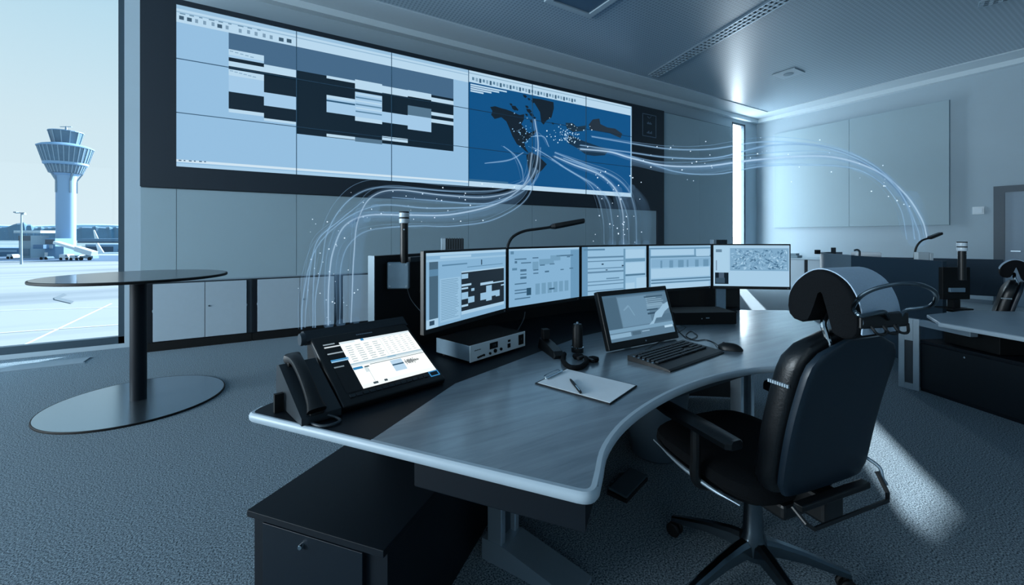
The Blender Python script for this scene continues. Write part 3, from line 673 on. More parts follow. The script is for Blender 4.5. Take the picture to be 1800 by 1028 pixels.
# ---- touch screen on the desk
BLc = cw(.474, 2.01); BRc = cw(.92, 2.28); v_ = (BRc-BLc); Wd = v_.length; n_ = Vector((-v_.y, v_.x, 0)).normalized()
tilt = Vector((n_.x*.088, n_.y*.088, .276)).normalized()
M = frame(Vector((BLc.x, BLc.y, ZD+.012)), v_, tilt)    # x right, y up the screen, z towards the sitter
Mz = M @ Matrix.Rotation(-PI/2, 4, 'X')                  # x right, z up the screen, -y towards the sitter
t = thing('touch_screen', 'small tilted black touch monitor standing on the desk behind the keyboard', 'monitor', ((BLc.x+BRc.x)/2, (BLc.y+BRc.y)/2, ZD))
bm = nb(); box(bm, 0, Wd, 0, .03, 0, .292, Mz, bev=.005); obj('housing', bm, PLAST, t)
St = [(0, 0, 1, 1, '#5f8098', 0), (0, 0, 1, .035, '#4a6c84'), (.21, .07, .66, .72, '#6e93ae', 2), (.0, .04, .2, .75, '#4b6a80', 1), (.0, .74, 1, .82, '#7ea6c2', 2), (0, .84, .3, .93, '#8db4cf', 2), (.32, .84, .45, .92, '#4d6b80', 2), (.62, .1, .93, .13, '#3e5c72', 3), (.63, .28, .9, .4, '#7b9fb8', 3), (.62, .4, .8, .43, '#36536a', 3), (.62, .48, .82, .52, '#36536a', 3), (.7, .55, 1, .7, '#56778f', 3), (.84, .82, .98, .87, '#b9dcf2', 3)] + rows(.64, .97, .14, .36, 5, '#91b4cc', 4, .6) + \
     [([(.60, .75), (.68, .66), (.74, .5), (.83, .42), (.9, .33), (.99, .28), (.99, .42), (.9, .5), (.83, .62), (.74, .62), (.68, .74)], '#9cc3de'), ([(.26, .35), (.34, .25), (.36, .27), (.42, .5), (.405, .5), (.35, .29), (.27, .37)], '#7fa5c0')] + rows(.47, .6, .86, .9, 1, '#a8cde6', 3)
screen(t, Mz @ Matrix.Translation((.022, 0, .036)), Wd-.044, .292-.062, St, s=.9)
bm = nb(); box(bm, Wd*.36, Wd*.64, .031, .05, .04, .2, Mz, bev=.004)
q0 = Mz @ Vector((Wd*.5, .045, .12)); q1 = Vector((q0.x+n_.x*.07, q0.y+n_.y*.07, ZD+.012))
tube(bm, [q0, (q0+q1)/2+n_*.01, q1], .02, 10); lathe(bm, [(.001, 0), (.07, 0), (.068, .010), (.001, .011)], (0, 0), 30, Matrix.Translation((q1.x, q1.y, ZD+.001))); obj('stand', bm, MBLACK, t, True)
bm = nb(); lathe(bm, [(.001, 0), (.004, 0), (.004, .001), (.001, .0012)], n=12, M=Mz @ Matrix.Translation((Wd*.5, -.0002, .018)) @ Matrix.Rotation(PI/2, 4, 'X')); obj('power_light', bm, SILV, t)

# ---- keyboard
def hz(px, py, z=ZD): p = at_z(px, py, z); return Vector((p.x, p.y, z))
kp = [hz(1117, 627), hz(1170, 661), hz(1262, 623), hz(1207, 604)]   # far-left, near-left, near-right, far-right
xdir = ((kp[2]-kp[1])+(kp[3]-kp[0])); kc = sum(kp, Vector())/4; M = zrot((kc.x, kc.y, ZD), xdir); KW, KD = .47, .215
t = thing('keyboard', 'black full-size keyboard on the desk in front of the touch monitor', 'keyboard', (kc.x, kc.y, ZD))
bm = nb(); loft(bm, [[M @ Vector((x_, y_, z_)) for y_, z_ in ((-KD/2, .001), (KD/2, .001), (KD/2, .024), (KD/2-.15, .015), (-KD/2+.01, .010), (-KD/2, .006))] for x_ in (-KW/2, -KW/2+.001, KW/2-.001, KW/2)]); obj('case', bm, PLAST, t)
bm = nb()
def key(x, y, w_, d_=.0155):
    z_ = .012+(y+KD/2)/KD*.012
    box(bm, x-w_/2, x+w_/2, y-d_/2, y+d_/2, z_, z_+.0065, M, bev=.0015)
for r_ in range(6):
    y_ = .083-r_*.0225
    for c_ in range(20):
        if r_ == 0 and c_ in (1, 14): continue
        if r_ == 5 and 4 <= c_ <= 9:
            if c_ == 6: key(-.21+6.5*.0205, y_, .11)
            continue
        if r_ in (3,) and c_ in (14, 15, 16): continue
        key(-.205+c_*.0205+(.004 if c_ > 13 else 0)+(.004 if c_ > 16 else 0), y_, .0175)
obj('keys', bm, PLASTG, t)
bm = nb()
for i in range(5): lathe(bm, [(.001, 0), (.006, 0), (.006, .004), (.001, .005)], n=12, M=M @ Matrix.Translation((-KW/2+.013, .08-i*.024, .020-i*.0015)))
obj('media_button', bm, STEEL, t, True)
bm = nb(); q = [M @ Vector((.0, KD/2, .012)), M @ Vector((-.01, KD/2+.05, .006)), hz(1203, 578), hz(1196, 572)]; tube(bm, q, .0025, 6); obj('cable', bm, PLAST, t)
# ---- mouse
mc = hz(1284, 615); M = zrot((mc.x, mc.y, ZD), cw(.8, -.55)-cw(0, 0))
t = thing('mouse', 'black computer mouse on the desk to the right of the keyboard', 'mouse', (mc.x, mc.y, ZD))
bm = nb(); rings = []
for i in range(9):
    s = -1+2*i/8; hw_ = .031*math.sqrt(max(.04, 1-abs(s)**3)); hz_ = .034*math.sqrt(max(.06, 1-abs(s*.95+.05)**2.4))
    rings.append([M @ Vector((s*.056, hw_*math.cos(PI*j/8), .002+hz_*math.sin(PI*j/8))) for j in range(9)])
loft(bm, rings); obj('shell', bm, PLAST, t, True)
bm = nb(); lathe(bm, [(.001, -.003), (.008, -.003), (.008, .003), (.001, .003)], n=16, M=M @ Matrix.Translation((-.03, 0, .028)) @ Matrix.Rotation(PI/2, 4, 'X')); obj('wheel', bm, PLASTG, t)
bm = nb(); tube(bm, [M @ Vector((-.054, 0, .012)), hz(1255, 602, ZD+.003), hz(1240, 597, ZD+.003), hz(1222, 598, ZD+.003), hz(1206, 590, ZD+.003), hz(1214, 582, ZD+.004), hz(1226, 590, ZD+.004), hz(1212, 596, ZD+.004), hz(1196, 585, ZD+.003), hz(1190, 576, ZD+.003)], .0024, 6); obj('cable', bm, PLAST, t)
# ---- clipboard, paper, pen
cb = [hz(951, 678), hz(1073, 711), hz(1100, 676), hz(1001, 651)]
cc = sum(cb, Vector())/4; xd = ((cb[1]-cb[0])+(cb[2]-cb[3])); M = zrot((cc.x, cc.y, ZD), xd); LW, LD = .315, .225
t = thing('clipboard', 'dark clipboard lying on the oak desktop in front of the curled headset', 'clipboard', (cc.x, cc.y, ZD))
bm = nb(); box(bm, -LW/2, LW/2, -LD/2, LD/2, .001, .005, M, bev=.001); obj('board', bm, BLACK, t)
bm = nb(); box(bm, -LW/2+.006, -LW/2+.020, -.055, .055, .0065, .011, M, bev=.002); box(bm, -LW/2+.014, -LW/2+.018, -.06, .06, .010, .013, M)
tube(bm, [M @ Vector((-LW/2+.010, -.05, .010)), M @ Vector((-LW/2+.0, -.045, .016)), M @ Vector((-LW/2+.0, .045, .016)), M @ Vector((-LW/2+.010, .05, .010))], .002, 6); obj('clip', bm, CHROME, t)
bm = nb(); box(bm, -LW/2+.008, LW/2-.004, -LD/2+.006, LD/2-.006, .0052, .0062, M); o = obj('paper_sheet', bm, PAPER); tag(o, 'blank white sheet of paper held on the clipboard', 'paper')
a, b = hz(1002, 666, ZD+.012), hz(1021, 690, ZD+.012); dv = (b-a).normalized(); Pn = frame(a, dv.orthogonal(), dv.cross(dv.orthogonal())); L_ = .14
t = thing('pen', 'black pen lying across the paper on the clipboard', 'pen', (a.x, a.y, ZD+.006))
M = Matrix.Translation(a) @ Vector((0, 0, 1)).rotation_difference(dv).to_matrix().to_4x4()
bm = nb(); lathe(bm, [(.0015, L_*.0), (.0045, .012), (.0055, .04), (.0055, L_*.93), (.0045, L_), (.001, L_+.001)], n=16, M=M); obj('barrel', bm, PLAST, t, True)
bm = nb(); box(bm, -.0015, .0015, .0052, .0075, L_*.62, L_*.97, M); obj('clip', bm, CHROME, t)

# ---- intercom box
f0 = cw(-.183, 1.83); f1 = cw(.067, 2.115); v_ = f1-f0; M = zrot((f0.x, f0.y, ZD), v_); W_ = .375; D_ = .24
t = thing('intercom_box', 'flat black electronics box with silver-white front standing below the left monitor', 'electronics box', (f0.x, f0.y, ZD))
bm = nb(); box(bm, .0, W_, .004, D_, .014, .0835, M, bev=.002); obj('case', bm, STEEL, t, label='steel grey case side')
bm = nb(); box(bm, .002, W_-.002, .006, D_-.002, .0836, .0855, M); obj('lid', bm, MBLACK, t)
bm = nb(); box(bm, -.003, W_+.003, -.001, .0035, .012, .086, M, bev=.001); fp = obj('front_panel', bm, WHITEB, t)
for a in [(.12, .172, .046, .074), (.243, .262, .028, .048), (.246, .262, .056, .066), (.325, .362, .026, .075)]:
    bm = nb(); box(bm, a[0], a[1], -.004, -.0012, a[2], a[3], M); obj('socket', bm, MBLACK, fp)
for x_, z_, r_ in [(.043, .026, .004), (.052, .027, .004), (.061, .028, .004), (.07, .029, .004), (.08, .029, .005), (.12, .028, .006), (.155, .033, .009), (.195, .033, .007)]:
    bm = nb(); lathe(bm, [(.001, 0), (r_, 0), (r_, .006), (.001, .007)], n=12, M=M @ Matrix.Translation((x_, -.001, z_)) @ Matrix.Rotation(PI/2, 4, 'X')); obj('knob', bm, MBLACK, fp)
bm = nb()
for i in range(7): box(bm, .022+i*.006, .0265+i*.006, -.002, -.0012, .0575, .0605+(i % 2)*.0015, M)
box(bm, .138, .142, -.0052, -.0042, .054, .068, M); box(bm, .148, .158, -.0052, -.0042, .056, .066, M); box(bm, .34, .347, -.0052, -.0042, .048, .058, M)
obj('marking', bm, GRAP, fp)
bm = nb()
for x_ in (.03, W_-.03):
    for y_ in (.03, D_-.03): lathe(bm, [(.001, 0.0008), (.012, 0.0008), (.011, .0138), (.001, .0138)], n=14, M=M @ Matrix.Translation((x_, y_, 0)))
obj('rubber_foot', bm, MBLACK, t)

# ---- telephone console
p0 = cw(-.539, 1.323); p1 = cw(-.254, 1.597); v_ = p1-p0; W_ = v_.length; n_ = Vector((-v_.y, v_.x, 0)).normalized()
up = Vector((n_.x*.31, n_.y*.31, .168)); Lh = up.length; M = frame(Vector((p0.x, p0.y, ZD+.022)), v_, up); Mz = M @ Matrix.Rotation(-PI/2, 4, 'X')
t = thing('phone_console', 'black desk phone console with tilted bright screen and handset, left on the desk', 'telephone', (p0.x, p0.y, ZD))
bm = nb(); box(bm, 0, W_, 0, .026, 0, Lh, Mz, bev=.006); obj('front_housing', bm, PLAST, t)
# wedge body behind
bm = nb(); Mg = zrot((p0.x, p0.y, ZD), v_)
loft(bm, [[Mg @ Vector((x_, y_, z_)) for y_, z_ in ((.02, .002), (.33, .002), (.36, .03), (.375, .19), (.335, .205), (.31, .165), (.03, .018))] for x_ in (.01, .02, W_-.02, W_-.01)]); obj('rear_housing', bm, MBLACK, t)
bm = nb(); loft(bm, [[Mg @ Vector((x_, y_, z_)) for y_, z_ in ((.302, .181), (.345, .212), (.372, .205), (.378, .16), (.33, .16))] for x_ in (-.012, -.008, W_+.004, W_+.008)]); obj('top_ridge', bm, PLASTG, t)
bm = nb(); lathe(bm, [(.001, -.0), (.022, -.0), (.024, .006), (.022, .018), (.001, .018)], n=24, M=Mg @ Matrix.Translation((-.030, .33, .185)) @ Matrix.Rotation(PI/2, 4, 'Y')); obj('hinge_knob', bm, GRAP, t, True)
Sp = [(0, 0, 1, 1, '#05090c', 0)]
u0, v0, u1, v1 = .165, .03, 1.0, .995
def q_(a, b, c_, d_, col, k=2): Sp.append((u0+(u1-u0)*a, v0+(v1-v0)*b, u0+(u1-u0)*c_, v0+(v1-v0)*d_, col, k))
q_(0, 0, 1, 1, '#eef4f2', 1); q_(0, 0, 1, .05, '#cbd8de'); q_(.28, 0, .32, .05, '#2e77a8', 3); q_(.2, .01, .27, .05, '#f4f8f8', 3); q_(.52, .08, .53, .48, '#cfd9d8')
for cx_ in range(4):
    for r_ in range(8): q_(.05+cx_*.12, .11+r_*.048, .11+cx_*.12+random.random()*.03, .118+r_*.048+.008, '#98a8ad')
for cx_ in range(5):
    for r_ in range(9): q_(.56+cx_*.085, .07+r_*.046, .60+cx_*.085+random.random()*.02, .077+r_*.046+.006, '#a9b6ba')
q_(.0, .49, 1, .52, '#9fb6c2'); q_(.0, .52, 1, .56, '#c6d3d8'); q_(.48, .50, .6, .53, '#7fa4bb', 3); q_(.22, .575, 1, .588, '#53656f', 3)
q_(0, .58, .12, .63, '#2f79a9', 3); q_(.13, .6, .18, .72, '#c3d0d4', 3); q_(.14, .60, .2, .625, '#3b4a52', 4); q_(.17, .66, .175, .95, '#9aa9ae', 3); q_(.48, .6, .64, .84, '#a9c4d8', 3); q_(.48, .69, .64, .72, '#2f5068', 4)
for i in range(20):
    a = .66+i*.0105; hh = [.02, .06, .01, .035, .05, .04, .055, .03, .045, .05, .04, .02, .06, .015, .03, .02, .01, .025, .015, .008][i]; q_(a, .70-hh, a+.008, .70+hh, '#1c2a33', 4)
q_(0, .93, 1, 1, '#dfe7e8', 2); q_(.14, .93, .2, .97, '#39464d', 3); q_(.28, .93, .32, .97, '#39464d', 3)
for i, (b, c_, col) in enumerate([(.02, .12, '#7f8f99'), (.08, .17, '#c5d0d6'), (.22, .16, '#8b9aa3'), (.36, .18, '#3e86b8'), (.39, .18, '#8ab6d4'), (.5, .1, '#6f7f88')]): Sp.append((.0, b, c_, b+.025, col, 2))
screen(t, Mz @ Matrix.Translation((.030, 0, .052)), W_-.044, Lh-.052-.046, Sp, s=1.25)
bm = nb()
for i in range(13): box(bm, .035+i*.0235, .053+i*.0235, -.003, -.0005, .030, .043, Mz, bev=.0008)
obj('soft_keys', bm, PLASTG, t)
bm = nb(); x0_, x1_, z0_, z1_ = W_-.052, W_-.012, .026, .052
for a in [(x0_, x1_, z0_, z0_+.003), (x0_, x1_, z1_-.003, z1_), (x0_, x0_+.003, z0_, z1_), (x1_-.003, x1_, z0_, z1_)]: box(bm, a[0], a[1], -.0025, -.0005, a[2], a[3], Mz)
obj('lit_key_frame', bm, emat('#3f93d0', .8), t)
bm = nb()
for i in range(9): box(bm, W_*.42+i*.0075, W_*.42+i*.0075+.0055, -.0012, -.0005, Lh-.028, Lh-.0235, Mz)
obj('marking', bm, SILV, t)
# handset cradle + handset
mb = nb(); 
CM = Mg @ Matrix.Translation((-.125, -.005, 0))
loft(mb, [[CM @ Vector((x_, y_, z_)) for y_, z_ in ((0, .004), (.235, .004), (.27, .05), (.262, .128), (.235, .135), (.0, .026))] for x_ in (0, .006, .112, .118)]); obj('handset_cradle', mb, PLASTG, t)
HM = CM
path = [(.045, .005, .036), (.045, .03, .058), (.045, .075, .09), (.045, .13, .122), (.045, .18, .143), (.045, .215, .150), (.045, .245, .148)]
Q = smooth_path(path, 4); rings = []
for i, p in enumerate(Q):
    s = i/(len(Q)-1); ends = abs(s-.5)*2; hw_ = .019+.010*ends**3; hh_ = .012+.006*ends**3
    tdir = (Q[min(i+1, len(Q)-1)]-Q[max(i-1, 0)]).normalized(); nn = Vector((1, 0, 0)).cross(tdir).normalized()
    rings.append([HM @ (p+Vector((hw_*math.copysign(abs(math.cos(2*PI*j/12))**.6, math.cos(2*PI*j/12)), 0, 0))+nn*hh_*math.copysign(abs(math.sin(2*PI*j/12))**.6, math.sin(2*PI*j/12))) for j in range(12)])
bm = nb(); loft(bm, rings); hs = obj('handset', bm, PLAST, t, True)
bm = nb()
for a, b in ((.03, .02), (.03, .235)):
    box(bm, .024, .066, b-.02, b+.02, (.02 if b < .1 else .124), (.034 if b < .1 else .140), HM, bev=.004)
obj('ear_pad', bm, MBLACK, hs)
bm = nb(); q = [CM @ Vector((.02, .01, .012)), hz(541, 735, ZD+.006), hz(549, 744, ZD+.006), hz(565, 748.5, ZD+.006), hz(584, 746, ZD+.006), hz(598, 739, ZD+.006), hz(590, 733, ZD+.008), CM @ Vector((.075, .004, .016))]; tube(bm, q, .0042, 8); obj('cord', bm, GRAP, t, True)
bm = nb(); box(bm, -.155, -.128, .16, .175, .001, .06, Mg @ Matrix.Rotation(.0, 4, 'Z')); obj('support_leg', bm, MBLACK, t)

# ---- dock below the fourth monitor
a = cw(1.045, 2.66); b = cw(1.455, 2.66); M = zrot((a.x, a.y, ZD), cw(1, .06)-cw(0, 0))
t = thing('docking_box', 'flat black box on the rear shelf below the fourth monitor', 'electronics box', (a.x, a.y, ZD))
bm = nb(); box(bm, 0, .41, .0, .22, .0015, .078, M, bev=.003); obj('case', bm, MBLACK, t)
bm = nb(); box(bm, .205, .228, -.0015, -.0002, .04, .046, M); box(bm, .175, .181, -.0015, -.0002, .036, .042, M); obj('marking', bm, SILV, t)
# ---- headset stand with curled headset, small desk microphone base
c = hz(1015, 618); M = Matrix.Translation((c.x, c.y, ZD))
t = thing('headset_holder', 'short black upright holder with silver ring on the desk left of the touch monitor', 'holder', (c.x, c.y, ZD))
bm = nb(); lathe(bm, [(.001, .001), (.030, .001), (.030, .022), (.0265, .026), (.0255, .12), (.020, .137), (.001, .139)], n=28, M=M); obj('body', bm, PLAST, t, True)
bm = nb(); lathe(bm, [(.0305, .0225), (.0318, .0225), (.0318, .0265), (.0268, .0275)], n=28, M=M, closed=True); obj('ring', bm, CHROME, t, True)
bm = nb(); lathe(bm, [(.001, .138), (.006, .138), (.006, .146), (.001, .148)], n=14, M=M); obj('tip', bm, SILV, t, True)
t = thing('headset', 'black curled headset lying on the desk behind the clipboard', 'headset', hz(1018, 636))
bm = nb(); q = [hz(992, 622, ZD+.012), hz(990, 634, ZD+.012), hz(1002, 645, ZD+.012), hz(1020, 645, ZD+.012), hz(1031, 637, ZD+.012), hz(1030, 630, ZD+.012)]
tube(bm, q, .011, 10); obj('headband', bm, FABB, t, True)
for (x_, y_) in ((1043, 635), (1016, 630)):
    c = hz(x_, y_); bm = nb(); lathe(bm, [(.001, .001), (.022, .001), (.026, .008), (.024, .018), (.012, .022), (.001, .022)], n=20, M=Matrix.Translation(c)); obj('ear_cushion', bm, FABB, t, True)
bm = nb(); tube(bm, [hz(1016, 630, ZD+.012), hz(1026, 627, ZD+.012), hz(1036, 631, ZD+.012), hz(1043, 635, ZD+.012)], .008, 8); obj('boom', bm, PLAST, t, True)
# wedge clamp foot at (970..990, 600..635)
c = hz(972, 622); M = zrot((c.x, c.y, ZD), hz(990, 633)-hz(952, 606))
t = thing('camera_stand', 'black angular clamp foot on the desk below the second monitor', 'stand', (c.x, c.y, ZD))
bm = nb(); loft(bm, [[M @ Vector((x_, y_, z_)) for y_, z_ in ((-.03, .001), (.03, .001), (.022, h_), (-.022, h_))] for x_, h_ in ((-.13, .05), (-.04, .045), (.06, .03), (.085, .014))]); obj('foot', bm, PLAST, t)
bm = nb(); box(bm, -.12, -.08, -.018, .018, .051, .10, M, bev=.003); obj('upright', bm, MBLACK, t)
# cables behind the box
o0 = nb(); tube(o0, [at_z(905, 590, ZD+.04), at_d(915, 572, 2.27), at_d(921, 560, 2.3), at_d(923, 548, 2.3)], .003, 6); tag(obj('cable', o0, GRAP), 'thin grey cable rising behind the electronics box to the second monitor', 'cable')

# ---- beacon lamp on the back panel
def beacon(px, ptop, pjoin, d, plate, lab, s=1.0, group=None):
    base = at_d(px, pjoin, d); top = at_d(px, ptop, d); x_, y_ = base.x, base.y; z0, z1 = base.z, top.z; r_ = .020*s
    t = thing('signal_beacon', lab, 'signal light', (x_, y_, z0))
    bm = nb(); lathe(bm, [(.001, z0), (r_*.92, z0), (r_*.92, z1-.055*s), (.001, z1-.055*s)], (x_, y_), 28); obj('pole', bm, PLAST, t, True)
    k = z1-.055*s
    for a in (0, .028*s):
        bm = nb(); lathe(bm, [(.001, k+a+.0005), (r_*1.15, k+a+.0005), (r_*1.18, k+a+.003), (r_*1.18, k+a+.019*s), (r_*1.15, k+a+.0215*s), (.001, k+a+.0215*s)], (x_, y_), 28); obj('light_ring', bm, mat('beacon_white', '#c9d8e2', .3), t, True)
        bm = nb(); lathe(bm, [(.001, k+a+.0216*s), (r_*1.16, k+a+.0216*s), (r_*1.16, k+a+.0275*s), (.001, k+a+.0275*s)], (x_, y_), 28); obj('spacer', bm, MBLACK, t, True)
    bm = nb(); Mb = zrot((x_, y_, 0), cw(1, .1)-cw(0, 0)); lathe(bm, [(.001, 0), (.004, 0), (.004, .003), (.001, .004)], n=10, M=Mb @ Matrix.Translation((.003, -r_, k-.03)) @ Matrix.Rotation(PI/2, 4, 'X')); obj('screw', bm, SILV, t)
    return t, Mb
t, Mb = beacon(710.5, 372, 462, 1.97, None, 'slim black signal beacon with white rings rising above the left monitor')
a = at_d(680, 461, 1.95); b = at_d(718, 508, 1.95)
Mp = zrot((a.x, a.y, 0), cw(1, .07)-cw(0, 0)); pw = .102; z0, z1 = b.z, a.z
bm = nb(); box(bm, 0, pw, 0, .035, z0, z1, Mp, bev=.005); pl = obj('junction_box', bm, STEEL, t)
bm = nb()
for x_ in (.012, pw-.012):
    for z_ in (z0+.012, z1-.012): lathe(bm, [(.001, 0), (.005, 0), (.005, .002), (.001, .003)], n=12, M=Mp @ Matrix.Translation((x_, -.0002, z_)) @ Matrix.Rotation(PI/2, 4, 'X'))
obj('screw', bm, SILV, pl, True)
bm = nb(); box(bm, .03, .075, .0355, .19, z0+.02, z1-.01, Mp); obj('bracket', bm, MBLACK, t)
bm = nb(); tube(bm, [at_d(716, 507, 1.97), at_d(722, 525, 1.97), at_d(734, 541, 1.95), at_d(745, 552, 1.9)], .0018, 6); obj('cable', bm, GRAP, t)
bm = nb(); g0 = at_d(722, 455, 2.0); Mr = zrot((g0.x, g0.y, 0), pr[4]-pr[1]); box(bm, 0, .28, 0, .03, g0.z-.015, g0.z+.008, Mr); obj('rail', bm, GRAP, t)

# ---- ribbed heat sinks on the monitors' rear
def heatsink(px0, px1, pt, pb, d, lab):
    a = at_d(px0, pt, d); b = at_d(px1, pb, d); w_ = (px1-px0)/F*d; M = zrot((a.x, a.y, 0), cw(1, .12)-cw(0, 0))
    t = thing('ribbed_lamp_head', lab, 'lamp head', (a.x, a.y, b.z))
    bm = nb(); box(bm, 0, w_*.22, 0, .05, b.z-.05, a.z, M, bev=.003); obj('end_cap', bm, SILV, t)
    bm = nb(); box(bm, w_*.23, w_, .006, .05, b.z-.05, a.z-.004, M)
    for i in range(7): box(bm, w_*(.25+i*.108), w_*(.25+i*.108)+w_*.05, 0, .0055, b.z-.05, a.z-.001, M)
    obj('ribbed_body', bm, GRAP, t)
    bm = nb(); box(bm, w_*.4, w_*.6, .051, .07, 1.19, a.z-.02, M); obj('bracket', bm, MBLACK, t)
heatsink(775, 815, 418, 440, 2.24, 'ribbed metal lamp head sticking up behind the left monitor')
heatsink(1254, 1281, 421, 432, 3.36, 'small grey ribbed lamp head sticking up behind the rightmost monitor')
# ---- gooseneck lamps
def gooseneck(pts, d0, d1, head0, head1, lab, r_=.008, hw=(.05, .02)):
    n = len(pts); P = [at_d(x_, y_, d0+(d1-d0)*i/(n-1)) for i, (x_, y_) in enumerate(pts)]
    t = thing('gooseneck_lamp', lab, 'lamp', P[0])
    bm = nb(); tube(bm, P, r_, 10); obj('neck', bm, PLAST, t, True)
    a = at_d(*head0, d1); b = at_d(*head1, d1+(d1-d0)*.4); v_ = (b-a); L_ = v_.length
    side = v_.cross(Vector((0, 0, 1))).normalized(); M = frame(a, v_, side)
    bm = nb(); loft(bm, [[M @ Vector((x_, y_*w_, z_*h_)) for y_, z_ in ((-1, -1), (1, -1), (1.0, .2), (.6, 1), (-.6, 1), (-1, .2))] for x_, w_, h_ in ((0, hw[0]*.25, hw[1]*.5), (L_*.1, hw[0]*.5, hw[1]*.8), (L_*.3, hw[0]*.55, hw[1]*.8), (L_*.97, hw[0]*.5, hw[1]*.7), (L_, hw[0]*.4, hw[1]*.5))]); hd = obj('lamp_head', bm, PLAST, t)
    bm = nb(); lathe(bm, [(.001, -.02), (r_*1.8, -.02), (r_*1.6, .02), (.001, .02)], n=16, M=Matrix.Translation(P[0])); obj('socket', bm, PLASTG, t, True)
    return t
gooseneck([(891, 470), (891, 445), (894, 428), (903, 415), (922, 406), (948, 402), (970, 399)], 2.24, 2.34, (968, 399), (1026, 388), 'black gooseneck lamp arching over the second monitor')

# ================================================================ OFFICE CHAIR
def chair(cx_, cd_, fang, lab, lift=0., hanger=True):
    """fang: facing angle in camera frame (0 = straight away from the camera), positive to the left"""
    fw = cw(-math.sin(fang), math.cos(fang))-cw(0, 0); rt = Vector((fw.y, -fw.x, 0)); o = cw(cx_, cd_)
    B = Matrix(((rt.x, fw.x, 0, o.x), (rt.y, fw.y, 0, o.y), (0, 0, 1, 0), (0, 0, 0, 1)))   # local x right, y forward
    t = thing('office_chair', lab, 'office chair', (o.x, o.y, 0))
    Z = lift
    def rr(cx, cy, cz, hw_, hd_, e_=.45, n=24, tx=0):  # rounded rect ring in local xy
        return [B @ Vector((cx+hw_*math.copysign(abs(math.cos(2*PI*j/n))**e_, math.cos(2*PI*j/n)), cy+hd_*math.copysign(abs(math.sin(2*PI*j/n))**e_, math.sin(2*PI*j/n)), cz+tx*0)) for j in range(n)]
    # base star
    ang0 = math.radians(0)
    for k in range(5):
        aa = math.radians(60+72*k); dv_ = cw(math.cos(aa), math.sin(aa))-cw(0, 0); s_ = Vector((-dv_.y, dv_.x, 0)); rings = []
        for r_, z_, hw_, hh_ in ((.03, .135, .026, .030), (.08, .135, .026, .024), (.17, .118, .022, .018), (.27, .088, .018, .014), (.325, .072, .014, .010)):
            c_ = o+dv_*r_; rings.append([Vector((c_.x, c_.y, 0))+s_*a_*hw_+Vector((0, 0, z_+b_*hh_)) for a_, b_ in ((-1, -1), (1, -1), (.9, .5), (.45, 1), (-.45, 1), (-.9, .5))])
        bm = nb(); loft(bm, rings); lg = obj('base_arm', bm, CHROMED, t, True)
        cc_ = o+dv_*.315; M = Matrix.Translation((cc_.x, cc_.y, .03)) @ frame((0, 0, 0), s_, dv_).to_3x3().to_4x4()
        bm = nb()
        for sgn in (-1, 1): lathe(bm, [(.001, -.009), (.024, -.009), (.029, -.004), (.029, .004), (.024, .009), (.001, .009)], n=20, M=Matrix.Translation((cc_.x, cc_.y, .0295)) @ frame((0, 0, 0), dv_, Vector((0, 0, 1))) @ Matrix.Translation((0, 0, sgn*.016)))
        lathe(bm, [(.001, .03), (.010, .03), (.010, .066), (.001, .066)], (cc_.x, cc_.y), 12); obj('caster', bm, MBLACK, t, True)
    bm = nb(); lathe(bm, [(.001, .09), (.045, .09), (.048, .16), (.036, .19), (.031, .30), (.028, .30), (.028, .375+Z), (.001, .375+Z)], (o.x, o.y), 28); obj('gas_lift', bm, CHROMED, t, True)
    bm = nb(); box(bm, -.11, .11, -.20, .14, .37+Z, .425+Z, B, bev=.012); box(bm, .12, .24, .02, .05, .385+Z, .395+Z, B, bev=.003); obj('mechanism', bm, PLAST, t)
    # seat
    bm = nb(); loft(bm, [rr(0, .04, .425+Z, .20, .20), rr(0, .05, .43+Z, .245, .245), rr(0, .055, .46+Z, .262, .262), rr(0, .055, .495+Z, .258, .258), rr(0, .055, .515+Z, .235, .24), rr(0, .055, .522+Z, .18, .19)]); obj('seat', bm, FABB, t, True)
    bm = nb(); tube(bm, [B @ Vector(p) for p in ((-.272, .24, .475+Z), (-.278, .1, .452+Z), (-.275, -.05, .44+Z), (-.262, -.16, .44+Z))], lambda s: .008*math.sin(PI*min(max(s, .12), .88)), 8); obj('seat_trim', bm, SILV, t, True)
    # back: sections up the height, rearward lean
    def back(cy_off, hd0, col, name, wadd=0., zlo=.50, zhi=1.025):
        rings = []; n = 14
        for i in range(n+1):
            s = i/n; z_ = zlo+(zhi-zlo)*s; cy = -.235-.112*s+.012*math.sin(PI*s)+cy_off
            hw_ = (.212+.014*math.sin(min(1, s*1.6)*PI/2)-.012*s)+wadd
            if s > .78: hw_ *= math.sqrt(max(.12, 1-((s-.78)/.235)**2.6)); 
            if s < .08: hw_ *= .90+.1*math.sqrt(s/.08)
            hd_ = hd0*(1-.5*max(0, (s-.8)/.2)**2)*(.75+.25*min(1, s/.1))
            ring = []
            for j in range(28):
                a_ = 2*PI*j/28; c_, s_ = math.cos(a_), math.sin(a_); x_ = hw_*math.copysign(abs(c_)**.42, c_)
                ring.append(B @ Vector((x_, cy+hd_*math.copysign(abs(s_)**.5, s_)+.10*(x_*x_), z_+Z)))
            rings.append(ring)
        bm = nb(); loft(bm, rings); return obj(name, bm, col, t, True)
    back(.036, .05, LEATHER, 'backrest')
    back(-.020, .020, SHELL, 'back_shell', -.003, .51, 1.012)
    bm = nb()
    for i in range(9): box(bm, -.2235, -.217, -.292+.0075*i, -.287+.0075*i, .862+Z, .872+Z, B)
    obj('side_marking', bm, mat('marking_grey', '#9fb0bb', .5), t)
    # lower rear bracket frame
    bm = nb(); q = [(-.20, -.29, .50+Z), (-.20, -.33, .475+Z), (-.18, -.34, .46+Z), (.18, -.34, .46+Z), (.20, -.33, .475+Z), (.20, -.30, .53+Z)]
